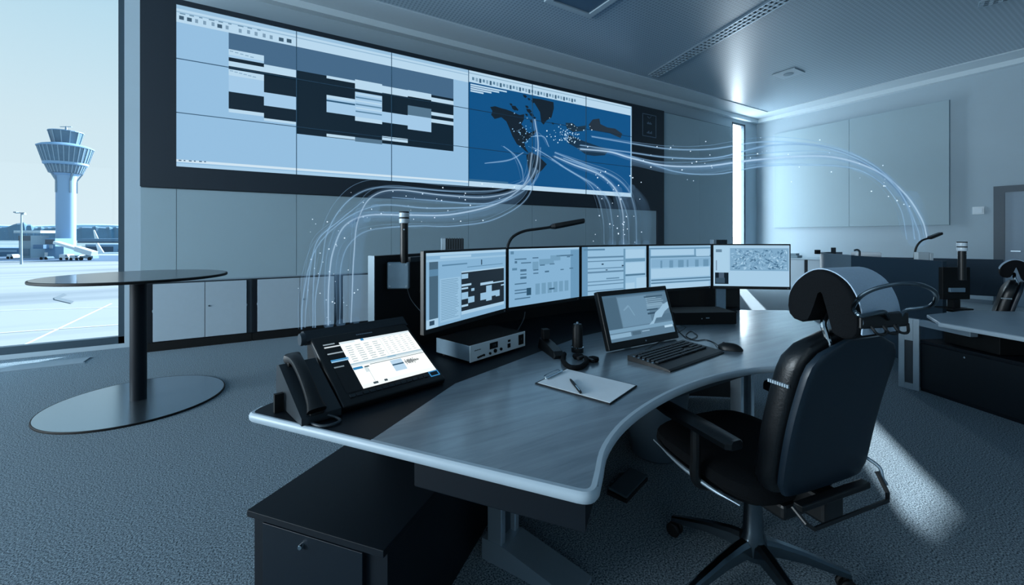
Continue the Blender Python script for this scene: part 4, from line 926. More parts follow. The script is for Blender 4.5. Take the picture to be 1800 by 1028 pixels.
    tube(bm, [B @ Vector(p) for p in q], .0065, 8, sm=False); box(bm, -.17, .17, -.30, -.27, .478+Z, .498+Z, B, bev=.004); box(bm, -.05, .05, -.29, -.16, .40+Z, .49+Z, B, bev=.012); obj('back_bracket', bm, PLAST, t)
    bm = nb(); tube(bm, [B @ Vector(p) for p in ((.205, -.265, .56+Z), (.215, -.30, .54+Z), (.212, -.31, .51+Z), (.222, -.315, .49+Z))], .006, 8); obj('lever', bm, SILV, t, True)
    for s in (-1, 1):
        bm = nb(); q = [[B @ Vector((s*.292+a_*hw_, y_-(.02 if s > 0 else 0), z_+b_+Z)) for a_, b_ in ((-1, .004), (-.8, 0), (.8, 0), (1, .004), (1, .020), (.6, .030), (-.6, .030), (-1, .020))] for y_, z_, hw_ in ((.185, .645, .02), (.175, .640, .034), (.10, .636, .042), (-.05, .636, .042), (-.16, .632, .038), (-.175, .634, .024))]
        loft(bm, q); obj('armrest', bm, LEATHER, t, True)
        bm = nb(); tube(bm, [B @ Vector(p) for p in ((s*.29, .0, .637+Z), (s*.30, -.01, .55+Z), (s*.285, .0, .44+Z), (s*.20, .0, .405+Z), (s*.10, .0, .405+Z))], .018, 10); obj('arm_support', bm, PLAST, t, True)
    # headrest: folded pad hooped over a bar, notch open below
    OUT = [(.100, 1.095), (.094, 1.14), (.068, 1.183), (.024, 1.214), (-.022, 1.214), (-.066, 1.186), (-.092, 1.14), (-.102, 1.09), (-.100, 1.045)]
    Qo = [tuple(q[:2]) for q in smooth_path([Vector((a_, b_, 0)) for a_, b_ in OUT], 4)]
    prof = Qo+[(-.090, 1.030), (-.066, 1.022), (-.042, 1.030), (-.034, 1.06), (-.024, 1.10), (-.010, 1.15), (-.004, 1.156), (.004, 1.15), (.016, 1.11), (.028, 1.075), (.036, 1.058), (.055, 1.050), (.080, 1.055), (.095, 1.070)]
    YH = -.322; x0_, x1_ = -.118, .062
    def ring(x_, k_): return [B @ Vector((x_, YH+a_*k_, Z+1.12+(b_-1.12)*k_)) for a_, b_ in prof]
    bm = nb(); loft(bm, [ring(x0_-.012, .90), ring(x0_-.008, .965), ring(x0_, 1), ring(x1_, 1), ring(x1_+.008, .965), ring(x1_+.012, .90)]); hd_o = obj('headrest', bm, FABB, t, True)
    sub = Qo[3:]; rings = []
    for x_ in (x0_+.004, x1_+.004):
        rings.append([B @ Vector((x_, YH+a_*1.015, Z+1.12+(b_-1.12)*1.015)) for a_, b_ in sub]+[B @ Vector((x_, YH+a_*1.05, Z+1.12+(b_-1.12)*1.05)) for a_, b_ in reversed(sub)])
    bm = nb(); loft(bm, rings); obj('headrest_cover', bm, PAPERH, hd_o, True, 'pale cloth over the headrest')
    for x_ in (-.10, .045):
        bm = nb(); tube(bm, [B @ Vector((x_+a_, b_, c_+Z)) for a_, b_, c_ in ((0, -.335, .985), (0, -.325, 1.02), (.003, -.315, 1.055), (.03*(-1 if x_ > 0 else 1), -.315, 1.09))], .009, 10); obj('headrest_stem', bm, CHROME, t, True)
    if hanger:
        d_ = 1.14
        hp = [(1505, 552), (1500, 540), (1512, 522), (1532, 510), (1560, 502), (1590, 498), (1620, 501), (1641, 511), (1646, 524), (1637, 537), (1612, 542), (1592, 545), (1580, 560)]
        dd_ = [1.16, 1.16, 1.12, 1.10, 1.08, 1.06, 1.06, 1.08, 1.11, 1.14, 1.17, 1.19, 1.20]
        bm = nb(); tube(bm, [at_d(x_, y_, k_) for (x_, y_), k_ in zip(hp, dd_)], .0055, 10, k=5); obj('coat_hanger', bm, CHROMED, t, True)
        bm = nb(); tube(bm, [at_d(x_, y_, k_) for x_, y_, k_ in ((1505, 550, 1.15), (1515, 555, 1.14), (1550, 548, 1.14), (1558, 552, 1.16), (1560, 560, 1.18))], .006, 8)
        obj('hanger_bar', bm, CHROMED, t, True)
        bm = nb(); a = at_d(1508, 560, 1.17); b = at_d(1590, 556, 1.21); M = zrot((a.x, a.y, 0), b-a); L_ = (b-a).length; box(bm, -.005, L_, -.012, .03, a.z-.028, a.z+.012, M, bev=.004)
        for k_ in (.3, .55, .78): tube(bm, [M @ Vector((L_*k_-.02, -.01, a.z-.02)), M @ Vector((L_*k_-.01, -.02, a.z-.04)), M @ Vector((L_*k_+.02, -.02, a.z-.042)), M @ Vector((L_*k_+.035, -.01, a.z-.02))], .004, 6)
        obj('hanger_mount', bm, PLAST, t)
    return t
chair(.93, 1.60, .375, 'large black office chair with pale-covered headrest in front of the curved desk')
chair(4.53, 4.15, .74, 'black office chair far right behind the second desk, seen from its side', -.12, False)

# ================================================================ SECOND CONSOLE
Z2 = .64
d2 = thing('control_desk', 'second control desk at the right edge, lowered, with dark blue-black privacy panels', 'desk', cw(4.0, 3.6))
tp = [cw(3.37, 3.27), cw(3.46, 2.78), cw(3.5, 2.3), cw(4.6, 2.1), cw(5.4, 2.6), cw(4.95, 3.70), cw(4.15, 3.80), cw(3.60, 3.60)]
bm = nb(); prism(bm, [(p.x, p.y) for p in tp], Z2-.028, Z2, bev=.006); obj('desktop', bm, mat('second_desktop', '#93a7b5', .4, noise=.1, nscale=8), d2)
bm = nb(); e_ = [tp[0], tp[1], tp[2]]; rings = []
for i, p in enumerate(e_):
    td = (e_[min(i+1, 2)]-e_[max(i-1, 0)]).normalized(); nn = Vector((td.y, -td.x, 0)); rings.append([p+nn*a_+Vector((0, 0, Z2+b_)) for a_, b_ in ((-.0, .001), (.012, -.004), (.014, -.018), (.008, -.032), (-.0, -.033))])
loft(bm, rings); obj('edge_trim', bm, EDGE, d2, True)
a = cw(4.13, 3.98); b = cw(4.21, 5.15); c = cw(4.45, 6.15)
def slab(a, b, th, z0, z1, name, m, par):
    M = zrot((a.x, a.y, 0), b-a); bm = nb(); box(bm, 0, (b-a).length, 0, th, z0, z1, M, bev=.004); return obj(name, bm, m, par)
slab(a, b, -.04, .0, 1.08, 'privacy_panel', DPANEL, d2)
# curved far end of the screen
pts = [b, cw(4.25, 5.5), cw(4.36, 5.85), cw(4.58, 6.12), cw(4.9, 6.2)]; Q = smooth_path(pts, 5); P2 = []
for i, p in enumerate(Q):
    td = (Q[min(i+1, len(Q)-1)]-Q[max(i-1, 0)]).normalized(); P2.append(p+Vector((td.y, -td.x, 0))*.04)
bm = nb(); prism(bm, [(p.x, p.y) for p in Q]+[(p.x, p.y) for p in reversed(P2)], 0, 1.085); obj('curved_panel', bm, mat('curved_panel', '#5b6f7d', .45), d2, True)
a2 = cw(4.15, 4.75); b2 = cw(5.02, 4.22); slab(cw(4.6, 5.6), cw(5.75, 4.85), .04, .61, 1.045, 'privacy_panel', DPANEL, d2)
slab(cw(4.9, 5.43), cw(4.98, 5.38), .04, .0, .609, 'panel_post', SILV, d2)
# silver leg of the second desk
lg = cw(3.45, 3.60); M = zrot((lg.x, lg.y, 0), cw(.12, -.20)-cw(0, 0))
bm = nb(); wl = .135
box(bm, -wl/2, -wl/2+.04, -.02, .02, 0, .61, M, bev=.002); box(bm, wl/2-.04, wl/2, -.02, .02, 0, .61, M, bev=.002); box(bm, -wl/2+.04, wl/2-.04, -.02, .02, 0, .05, M); box(bm, -wl/2+.04, wl/2-.04, -.02, .02, .42, .61, M); l = obj('leg', bm, SILV, d2)
bm = nb(); box(bm, -wl/2+.04, wl/2-.04, -.008, .008, .05, .42, M); obj('inset', bm, GRAP, l)
bm = nb(); a = cw(3.50, 3.56); b = cw(3.50, 3.15); M = zrot((a.x, a.y, 0), b-a); box(bm, 0, .42, -.03, .03, .555, .605, M, bev=.004); obj('support_beam', bm, SILV, d2)
bm = nb(); box(bm, 0.1, .5, .10, .55, .44, .600, M, bev=.004); obj('lift_column', bm, MBLACK, d2)
# low black cabinet in front
a = cw(3.50, 3.56); b = cw(3.62, 2.62); v_ = (b-a).normalized(); M = zrot((a.x, a.y, 0), v_)
t = thing('low_cabinet', 'long low black cabinet standing on the carpet at the right edge', 'cabinet', (a.x, a.y, 0))
bm = nb(); box(bm, 0, 1.75, .0, .50, 0, .412, M); obj('body', bm, BLACK, t)
bm = nb(); box(bm, -.003, 1.753, -.004, .503, .413, .433, M, bev=.0015); obj('top', bm, BLACK, t)
bm = nb(); box(bm, .012, .86, -.012, -.001, .03, .405, M, bev=.0015); dd = obj('door', bm, mat('cabinet_black', '#08141c', .5, spec=.3), t)
bm = nb(); K = M @ Matrix.Translation((.33, -.012, .375)) @ Matrix.Rotation(PI/2, 4, 'X'); lathe(bm, [(.001, 0), (.008, 0), (.007, .008), (.001, .01)], n=14, M=K); obj('lock', bm, CHROME, dd, True)
bm = nb(); box(bm, .866, 1.74, -.012, -.001, .03, .405, M, bev=.0015); obj('door', bm, mat('cabinet_black', '#08141c', .5, spec=.3), t)
# things on / behind it
gooseneck([(1608, 462), (1608, 448), (1611, 434), (1620, 423), (1634, 418)], 4.55, 4.5, (1632, 419), (1655, 410), 'small black gooseneck lamp rising above the second desk panel', .010, (.05, .02))
t, _ = beacon(1691, 425, 492, 3.75, None, 'short black signal beacon with white cap above the second desk', 1.5)
a = at_d(1670, 470, 3.8); M = zrot((a.x, a.y, 0), cw(1, .05)-cw(0, 0)); 
t = thing('monitor', 'dark monitor behind the beacon on the second desk', 'monitor', (a.x, a.y, Z2))
bm = nb(); box(bm, -.0, .27, .06, .10, .73, 1.03, M, bev=.005); obj('housing', bm, MBLACK, t)
bm = nb(); box(bm, .10, .16, .05, .11, Z2+.013, .73, M); box(bm, .03, .23, .0, .16, Z2+.001, Z2+.012, M); obj('stand', bm, MBLACK, t)
bm = nb(); box(bm, .05, .2, .04, .0595, .80, .84, M, bev=.003); obj('button_strip', bm, STEEL, t)
bm = nb()
for (x0_, x1_, z_, h_) in ((1614, 1634, 447.5, 9.5), (1635.5, 1641, 450, 8)):
    p = at_d(x0_, z_+h_, 4.45); w_ = (x1_-x0_)/F*4.45; M = zrot((p.x, p.y, 0), cw(1, 0)-cw(0, 0)); box(bm, 0, w_, 0, .05, 1.06, 1.06+h_/F*4.45+.03, M, bev=.004)
tag(obj('white_box', bm, WHITEB), 'small white plastic box on top of the second desk panel beside the lamp', 'box')
p = at_d(1505, 452, 5.6); M = zrot((p.x, p.y, 0), cw(1, -.25)-cw(0, 0)); bm = nb(); box(bm, 0, .30, .0, .14, 1.04, 1.105, M, bev=.02); 
tag(obj('paper_tray', bm, PAPER), 'white tray lying behind the second desk panel, above the headrest', 'tray')
for (x_, y0_, y1_, w_, lab, nm, ct, m_) in ((1465, 435, 447, .045, 'small grey upright sensor on top of the second desk panel', 'sensor_post', 'sensor', PLASTG), (1437, 439, 444, .06, 'tiny black object on the curved far end of the second desk panel', 'clip_lamp', 'lamp', MBLACK)):
    p = at_d(x_, y1_, 5.9); M = zrot((p.x, p.y, 0), cw(1, 0)-cw(0, 0)); bm = nb(); box(bm, -w_/2, w_/2, -.02, .02, p.z-.02, p.z+(y1_-y0_)/F*5.9, M, bev=.004); tag(obj(nm, bm, m_), lab, ct)
p = at_d(1508, 450, 5.4); bm = nb(); tube(bm, [at_d(1511, 450, 5.3), at_d(1511, 442, 5.3), at_d(1507, 439, 5.3), at_d(1502, 440, 5.3)], .012, 8); tag(obj('hook', bm, GRAP, None, True), 'small bent grey hook above the second desk panel', 'hook')

# ================================================================ LIGHT TRAILS (glowing bundles in the air)
def trail(name, lab, strands, specks, spd):
    base = strands[0][0]; t = thing(name, lab, 'light trail', at_d(base[0], base[1], base[2]), 'glowing light trails flowing from the map')
    for s in strands:
        pts = [p for p in s if len(p) == 3]; r_, m_ = [p for p in s if len(p) == 2][0]
        r_ = r_*1.75; P = [at_d(*p) for p in pts]; dm = [p[2] for p in pts]; n = len(pts)
        def rad(u, dm=dm, n=n, r_=r_):
            k = u*(n-1); i = min(int(k), n-2); f = k-i; return r_*(dm[i]*(1-f)+dm[i+1]*f)/F*(.35+.65*math.sin(PI*min(max(u, .04), .96))**.4)
        if m_ is V_:
            bm = nb(); tube(bm, P, rad, 8, k=7); obj('veil', bm, V_, t, True); continue
        core = lambda u: rad(u)*.42
        bm = nb(); tube(bm, P, core, 7, k=7); st = obj('strand', bm, C_ if m_ is B_ else B_, t, True)
        bm = nb(); tube(bm, P, lambda u: rad(u)*(1.5 if m_ is B_ else 1.3), 8, k=7); obj('halo', bm, H_, st, True)
        for q in range(1):
            o_ = [random.gauss(0, 5)+(7 if q else -7), random.gauss(0, 4)+(5 if q else -5)]; nn = len(pts)
            P2 = [at_d(x_+o_[0]*math.sin(PI*(.15+.7*i/(nn-1))), y_+o_[1]*math.sin(PI*(.05+.8*i/(nn-1))), dd) for i, (x_, y_, dd) in enumerate(pts)]
            bm = nb(); tube(bm, P2, lambda u: rad(u)*.3, 6, k=7); obj('fine_strand', bm, S_, t, True)
    bm = nb()
    for i in range(specks):
        x_, y_, d_ = spd(); r_ = random.choice((.6, .8, 1.0, 1.3))*d_/F; bmesh.ops.create_icosphere(bm, subdivisions=1, radius=r_, matrix=Matrix.Translation(at_d(x_, y_, d_)))
    o = obj('speck', bm, SPARK, t); o['kind'] = 'stuff'
    return t
B_, S_, V_ = GLOW_B, GLOW_S, GLOW_V
C_ = glow('light_fibre_core', '#c4e2fb', 1.0, .62); H_ = glow('light_fibre_halo', '#8abcec', .9, .13)
SA_ = [
 [(940, 210, 6.9), (946, 255, 6.75), (940, 300, 6.3), (915, 330, 5.6), (860, 346, 4.9), (780, 343, 4.2), (700, 334, 3.6), (655, 345, 3.2), (630, 385, 2.8), (622, 450, 2.4), (619, 520, 2.1), (617, 566, 1.9), (1.6, B_)],
 [(935, 270, 6.8), (925, 318, 6.0), (880, 355, 5.2), (800, 376, 4.5), (720, 378, 3.9), (650, 378, 3.4), (608, 395, 3.0), (586, 440, 2.6), (578, 500, 2.25), (577, 571, 1.95), (2.2, B_)],
 [(950, 260, 6.8), (945, 310, 6.1), (905, 345, 5.4), (850, 362, 4.9), (760, 366, 4.3), (680, 360, 3.7), (630, 372, 3.3), (590, 398, 3.0), (560, 430, 2.7), (543, 470, 2.45), (532, 530, 2.15), (530, 578, 2.0), (1.3, S_)],
 [(920, 318, 6.0), (875, 334, 5.2), (800, 336, 4.5), (730, 331, 4.0), (670, 329, 3.5), (630, 340, 3.2), (598, 368, 2.95), (575, 410, 2.7), (566, 460, 2.4), (555, 520, 2.15), (554, 575, 1.95), (1.2, S_)],
 [(945, 300, 6.2), (925, 350, 5.6), (870, 385, 5.0), (800, 397, 4.5), (740, 397, 4.0), (680, 400, 3.6), (640, 408, 3.2), (612, 432, 2.9), (599, 470, 2.6), (598, 530, 2.2), (597, 568, 1.95), (1.2, S_)],
 [(640, 352, 3.3), (600, 385, 3.0), (560, 420, 2.8), (546, 470, 2.5), (538, 540, 2.2), (536, 575, 2.0), (1.0, S_)],
 [(660, 365, 3.4), (620, 400, 3.0), (603, 450, 2.6), (600, 520, 2.3), (599, 568, 1.95), (7.5, V_)],
 [(620, 385, 3.1), (590, 420, 2.8), (580, 480, 2.5), (578, 540, 2.2), (578, 570, 1.95), (8, V_)],
 [(645, 385, 3.2), (632, 430, 2.8), (628, 490, 2.5), (626, 545, 2.2), (626, 563, 1.95), (6, V_)],
 [(940, 300, 6.3), (905, 340, 5.5), (850, 350, 4.9), (780, 350, 4.2), (700, 344, 3.7), (650, 352, 3.3), (625, 380, 3.0), (5.5, V_)],
 [(935, 320, 6.1), (890, 362, 5.3), (800, 380, 4.6), (720, 380, 4.0), (650, 382, 3.5), (620, 395, 3.1), (5.5, V_)],
 [(900, 345, 5.5), (850, 358, 5.0), (760, 352, 4.3), (690, 347, 3.8), (1.0, S_)],
 [(555, 440, 2.7), (551, 500, 2.4), (550, 575, 2.0), (1.0, S_)],
]
def spA():
    if random.random() < .5:
        u_ = random.random(); return (600+u_*330+random.gauss(0, 12), 358+random.gauss(0, 22), 3.2+u_*3.0)
    y_ = random.uniform(380, 565); return (585+random.gauss(0, 28), y_, 2.9-(y_-380)/185*.9)
trail('light_trail', 'glowing bundle of light fibres curving from the map down to the phone console', SA_, 70, spA)
SB_ = [
 [(975, 275, 6.9), (1010, 290, 6.6), (1050, 305, 6.2), (1080, 330, 5.6), (1094, 370, 5.0), (1096, 428, 3.9), (2.0, B_)],
 [(975, 268, 6.9), (1030, 290, 6.7), (1075, 308, 6.3), (1103, 332, 5.8), (1116, 370, 5.1), (1119, 428, 3.9), (1.4, S_)],
 [(970, 280, 6.9), (1010, 305, 6.5), (1045, 325, 6.1), (1068, 352, 5.6), (1076, 390, 4.8), (1077, 428, 3.9), (1.2, S_)],
 [(990, 278, 6.9), (1040, 297, 6.6), (1070, 318, 6.1), (1090, 345, 5.6), (1103, 380, 5.0), (1106, 428, 3.9), (1.2, S_)],
 [(985, 290, 6.8), (1030, 318, 6.3), (1050, 345, 5.8), (1060, 385, 5.0), (1062, 428, 4.0), (1.0, S_)],
 [(1110, 330, 5.8), (1130, 360, 5.3), (1135, 395, 4.6), (1136, 428, 4.0), (6, V_)],
 [(1085, 335, 5.7), (1094, 370, 5.1), (1096, 400, 4.6), (1096, 428, 3.9), (8, V_)],
 [(1060, 345, 5.8), (1072, 375, 5.2), (1076, 428, 3.9), (7, V_)],
 [(1100, 345, 5.7), (1116, 375, 5.2), (1120, 428, 3.9), (6, V_)],
]
def spB():
    y_ = random.uniform(290, 428); return (1060+(y_-290)*.25+random.gauss(0, 22), y_, 6.4-(y_-290)/138*2.0)
trail('light_trail', 'glowing bundle of light fibres falling from the map behind the middle monitors', SB_, 34, spB)
SC_ = [
 [(1020, 262, 7.0), (1072, 267, 7.2), (1110, 278, 7.2), (1170, 291, 7.4), (1240, 292, 7.6), (1310, 283, 7.5), (1400, 275, 7.0), (1470, 277, 6.4), (1540, 300, 5.8), (1590, 340, 5.3), (1620, 385, 4.9), (1630, 420, 4.6), (2.2, B_)],
 [(1040, 240, 7.3), (1110, 252, 7.3), (1180, 262, 7.5), (1250, 262, 7.6), (1330, 250, 7.4), (1400, 251, 7.0), (1470, 265, 6.4), (1530, 292, 5.8), (1575, 330, 5.4), (1600, 375, 5.0), (1608, 420, 4.6), (1.2, S_)],
 [(1020, 255, 7.0), (1110, 268, 7.3), (1180, 277, 7.5), (1260, 277, 7.6), (1350, 256, 7.3), (1440, 255, 6.8), (1510, 276, 6.1), (1560, 310, 5.6), (1590, 350, 5.2), (1612, 400, 4.8), (1618, 425, 4.6), (1.2, S_)],
 [(1110, 275, 7.3), (1190, 302, 7.5), (1260, 306, 7.6), (1340, 292, 7.3), (1430, 290, 6.8), (1500, 296, 6.2), (1550, 322, 5.7), (1582, 365, 5.2), (1594, 420, 4.6), (1.0, S_)],
 [(1110, 285, 7.3), (1200, 300, 7.5), (1300, 290, 7.5), (1400, 280, 7.0), (1480, 285, 6.4), (1545, 310, 5.8), (1590, 350, 5.3), (5.5, V_)],
 [(1300, 262, 7.5), (1400, 262, 7.0), (1480, 272, 6.4), (1540, 302, 5.8), (1580, 340, 5.3), (6, V_)],
 [(1600, 345, 5.2), (1604, 385, 4.9), (1612, 425, 4.6), (11, V_)],
]
def spC():
    u_ = random.random(); x_ = 1110+u_*510
    return (x_+random.gauss(0, 8), 285+max(0, (x_-1500))*.9-max(0, x_-1300)*.05+random.gauss(0, 22), 7.3-max(0, u_-.4)*4.0)
trail('light_trail', 'glowing bundle of light fibres arching from the map to the second desk', SC_, 46, spC)
# fine traces printed over the map
SM_ = [[(885, 257, 6.9), (905, 273, 7.0), (917, 295, 7.05), (920, 318, 6.8), (.8, S_)], [(852, 287, 6.85), (895, 281, 7.0), (920, 268, 7.1), (.8, S_)], [(933, 240, 7.2), (955, 240, 7.3), (965, 258, 7.35), (.7, S_)], [(935, 258, 7.2), (960, 272, 7.3), (990, 292, 7.4), (.7, S_)]]
trail('light_trail', 'thin short light traces hovering just in front of the map continents', SM_, 12, lambda: (random.gauss(985, 30), random.gauss(245, 14), 7.3))

# ================================================================ OUTSIDE
GZ = H-8.0
def gnd(px, py): d = 8.0*F/(py-HY); return cw((px-CX)/F*d, d, GZ)
def groundmat():
    m = bpy.data.materials.new('airfield_concrete'); m.use_nodes = True; nt = m.node_tree; b = nt.nodes['Principled BSDF']; b.inputs['Roughness'].default_value = .9
    tc = nt.nodes.new('ShaderNodeTexCoord'); mp = nt.nodes.new('ShaderNodeMapping'); mp.inputs['Rotation'].default_value = (0, 0, A); mp.inputs['Scale'].default_value = (.012, .1, 1)
    n = nt.nodes.new('ShaderNodeTexNoise'); n.inputs['Scale'].default_value = 1; n.inputs['Detail'].default_value = 5
    nt.links.new(tc.outputs['Object'], mp.inputs['Vector']); nt.links.new(mp.outputs['Vector'], n.inputs['Vector'])
    r = nt.nodes.new('ShaderNodeValToRGB'); r.color_ramp.elements[0].position = .38; r.color_ramp.elements[0].color = lin('#767d84'); r.color_ramp.elements[1].position = .55; r.color_ramp.elements[1].color = lin('#939799')
    nt.links.new(n.outputs['Fac'], r.inputs['Fac']); nt.links.new(r.outputs['Color'], b.inputs['Base Color']); return m
bm = nb(); box(bm, -2500, 2500, 9, 3500, GZ-1, GZ); o = struct('ground_outside', bm, groundmat())
def strip(px0, px1, py0, py1, col, dz, nm):
    a, b, c, d = gnd(px0, py1), gnd(px1, py1), gnd(px1, py0), gnd(px0, py0); bm = nb(); quad(bm, [p+Vector((0, 0, dz)) for p in (a, b, c, d)]); return struct(nm, bm, mat('ground_'+col, col, .9, noise=.1, nscale=.05))
strip(-260, 260, 420, 441, '#6f8287', .02, 'ground_grass'); strip(-260, 260, 424, 427, '#7f8e96', .03, 'ground_taxiway'); strip(-260, 260, 449, 459, '#46617c', .03, 'ground_apron_road')
strip(-260, 260, 431, 434, '#828f94', .03, 'ground_taxiway')
def line(p0, p1, w_, lab, nm='ground_marking'):
    a, b = gnd(*p0), gnd(*p1); v_ = (b-a); s = Vector((-v_.y, v_.x, 0)).normalized()*w_/2; bm = nb(); quad(bm, [p+Vector((0, 0, .05)) for p in (a-s, b-s, b+s, a+s)]); return struct(nm, bm, mat('marking_paint', '#e2ecef', .8))
line((20, 618), (196, 534), .2, ''); line((-60, 590), (212, 571), .14, ''); line((-60, 548), (215, 540), .1, '')
bm = nb(); pts = [(95, 524), (112, 516), (118, 519), (106, 524), (130, 530), (126, 534), (96, 527)]; f = bm.faces.new([bm.verts.new(gnd(*p)+Vector((0, 0, .05))) for p in pts]); struct('ground_stain', bm, mat('tyre_stain', '#6a747c', .9))
# control tower
tb = cw((116-CX)/F*160, 160); z_ = lambda y: H+(HY-y)*160/F
t = thing('control_tower', 'white airport control tower with flared glazed head standing on the airfield', 'tower', (tb.x, tb.y, GZ))
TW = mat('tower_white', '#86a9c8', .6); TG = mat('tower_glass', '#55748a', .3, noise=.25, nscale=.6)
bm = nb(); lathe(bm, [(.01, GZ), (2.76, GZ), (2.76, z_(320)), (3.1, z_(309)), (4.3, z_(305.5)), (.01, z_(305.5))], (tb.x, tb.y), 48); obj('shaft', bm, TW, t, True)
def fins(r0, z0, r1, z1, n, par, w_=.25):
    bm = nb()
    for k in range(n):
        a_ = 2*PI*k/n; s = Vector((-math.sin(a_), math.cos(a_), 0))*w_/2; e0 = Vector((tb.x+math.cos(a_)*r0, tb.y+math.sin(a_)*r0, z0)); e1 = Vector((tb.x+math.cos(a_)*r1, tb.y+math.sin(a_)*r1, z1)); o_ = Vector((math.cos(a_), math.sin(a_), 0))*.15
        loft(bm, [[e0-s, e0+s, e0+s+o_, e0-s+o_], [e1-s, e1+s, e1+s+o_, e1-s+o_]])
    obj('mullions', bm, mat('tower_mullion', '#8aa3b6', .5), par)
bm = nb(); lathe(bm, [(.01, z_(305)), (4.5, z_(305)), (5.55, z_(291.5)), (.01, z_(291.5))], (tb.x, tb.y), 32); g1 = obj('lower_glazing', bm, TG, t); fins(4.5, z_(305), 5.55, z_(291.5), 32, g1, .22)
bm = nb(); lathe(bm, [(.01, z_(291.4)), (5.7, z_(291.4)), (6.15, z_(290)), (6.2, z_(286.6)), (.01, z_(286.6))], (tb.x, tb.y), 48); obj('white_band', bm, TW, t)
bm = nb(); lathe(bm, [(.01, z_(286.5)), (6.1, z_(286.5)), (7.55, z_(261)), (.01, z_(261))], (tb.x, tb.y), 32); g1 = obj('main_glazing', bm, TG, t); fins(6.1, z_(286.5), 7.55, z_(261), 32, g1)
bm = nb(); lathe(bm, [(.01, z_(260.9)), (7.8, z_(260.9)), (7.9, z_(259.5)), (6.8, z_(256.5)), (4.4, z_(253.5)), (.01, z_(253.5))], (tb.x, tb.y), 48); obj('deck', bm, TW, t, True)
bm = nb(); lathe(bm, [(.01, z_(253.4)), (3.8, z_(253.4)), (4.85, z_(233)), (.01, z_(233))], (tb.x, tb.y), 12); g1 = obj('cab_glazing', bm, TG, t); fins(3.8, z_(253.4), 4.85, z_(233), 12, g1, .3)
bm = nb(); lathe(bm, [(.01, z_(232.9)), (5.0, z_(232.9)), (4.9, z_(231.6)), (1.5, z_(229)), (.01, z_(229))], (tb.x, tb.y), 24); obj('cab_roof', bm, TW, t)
bm = nb(); lathe(bm, [(.01, z_(229)), (.35, z_(229)), (.25, z_(222)), (.01, z_(222))], (tb.x, tb.y), 10); M = zrot((tb.x, tb.y, 0), cw(1, 0)-cw(0, 0)); box(bm, -2.2, 2.2, -.2, .2, z_(223.2), z_(222.4), M); obj('antenna', bm, STEEL, t)
for a_ in (0.35, 2.2, 3.9, 5.4):
    bm = nb(); dr = Vector((math.cos(a_), math.sin(a_), 0)); s = Vector((-dr.y, dr.x, 0))*.25
    c0 = Vector((tb.x, tb.y, 0)); loft(bm, [[c0+dr*r_+s+Vector((0, 0, zz)), c0+dr*r_-s+Vector((0, 0, zz)), c0+dr*(r_+.5)-s+Vector((0, 0, zz)), c0+dr*(r_+.5)+s+Vector((0, 0, zz))] for r_, zz in ((2.6, z_(339)), (2.6, z_(318)), (4.1, z_(305)))]); obj('buttress', bm, STEEL, t)
# lamp mast
d_ = 118; p = cw((37.5-CX)/F*d_, d_); zt = H+(HY-374)*d_/F
t = thing('lamp_mast', 'tall thin floodlight mast on the apron left of the control tower', 'lamp post', (p.x, p.y, GZ))
bm = nb(); lathe(bm, [(.01, GZ), (.28, GZ), (.16, zt), (.01, zt)], (p.x, p.y), 12); obj('pole', bm, mat('mast_grey', '#8fa5b5', .5), t, True)
bm = nb(); M = zrot((p.x, p.y, 0), cw(1, .2)-cw(0, 0)); box(bm, -1.4, .9, -.2, .2, zt-.15, zt+.1, M); box(bm, -1.6, -.9, -.4, .4, zt+.0, zt+.3, M); box(bm, .3, .9, -.4, .4, zt-.5, zt-.1, M); obj('floodlight', bm, STEEL, t)
# buildings and vehicles, each where it stands
def block(px0, px1, pt, pb, d_, dep, col, nm, lab, cat, extra=None, group=None):
    a = cw((px0-CX)/F*d_, d_); b = cw((px1-CX)/F*d_, d_); z0 = H+(HY-pb)*d_/F; z1 = H+(HY-pt)*d_/F; M = zrot((a.x, a.y, 0), b-a); w_ = (b-a).length
    t = thing(nm, lab, cat, (a.x, a.y, z0), group)
    bm = nb(); box(bm, 0, w_, 0, dep, z0, z1, M); obj('walls' if cat == 'building' else 'body', bm, mat('out_'+col, col, .7), t)
    if extra:
        for (u0, u1, v0, v1, c2, n2) in extra:
            bm = nb(); box(bm, w_*u0, w_*u1, -.15, -.01, z0+(z1-z0)*v0, z0+(z1-z0)*v1, M, bev=.02); obj(n2, bm, mat('out_'+c2, c2, .5), t)
    return t
zb = lambda d_: HY+8*F/d_
block(33, 54, 414, zb(150), 150, 6, '#7f98a6', 'stair_building', 'grey boxy building with dark top storey behind the floodlight mast', 'building', [(0, 1, .78, .99, '#3c5566', 'upper_window'), (.1, .9, .12, .42, '#5c7688', 'lower_window')])
block(58, 76, 430, 437, 146, 1.9, '#4c7699', 'covered_bridge', 'blue enclosed passenger bridge joining two apron buildings', 'bridge')
block(79, 97, 419, zb(149), 149, 6, '#6f9abd', 'gate_building', 'blue gate building with dark window band left of the tower', 'building', [(.05, .9, .72, .95, '#2f4b5e', 'upper_window'), (.1, .8, .5, .66, '#dde9f2', 'sign_panel'), (.0, .3, .02, .3, '#dbe7ee', 'door')])
block(97, 112, 433, zb(147), 147, 6, '#7aa0c0', 'gate_annex', 'plain blue annex between the gate building and the tower foot', 'building')
block(-40, 34, 436, zb(165), 165, 8, '#4d7696', 'long_shed', 'long blue shed at the left edge of the airfield', 'building', [(.1, .95, .5, .8, '#7fa0b8', 'window_band')])
block(136, 240, 419.5, 427, 330, 20, '#5f86a5', 'terminal_pier', 'long low blue terminal pier right of the tower', 'building', [(0, 1, .05, .35, '#39586f', 'window_band')])
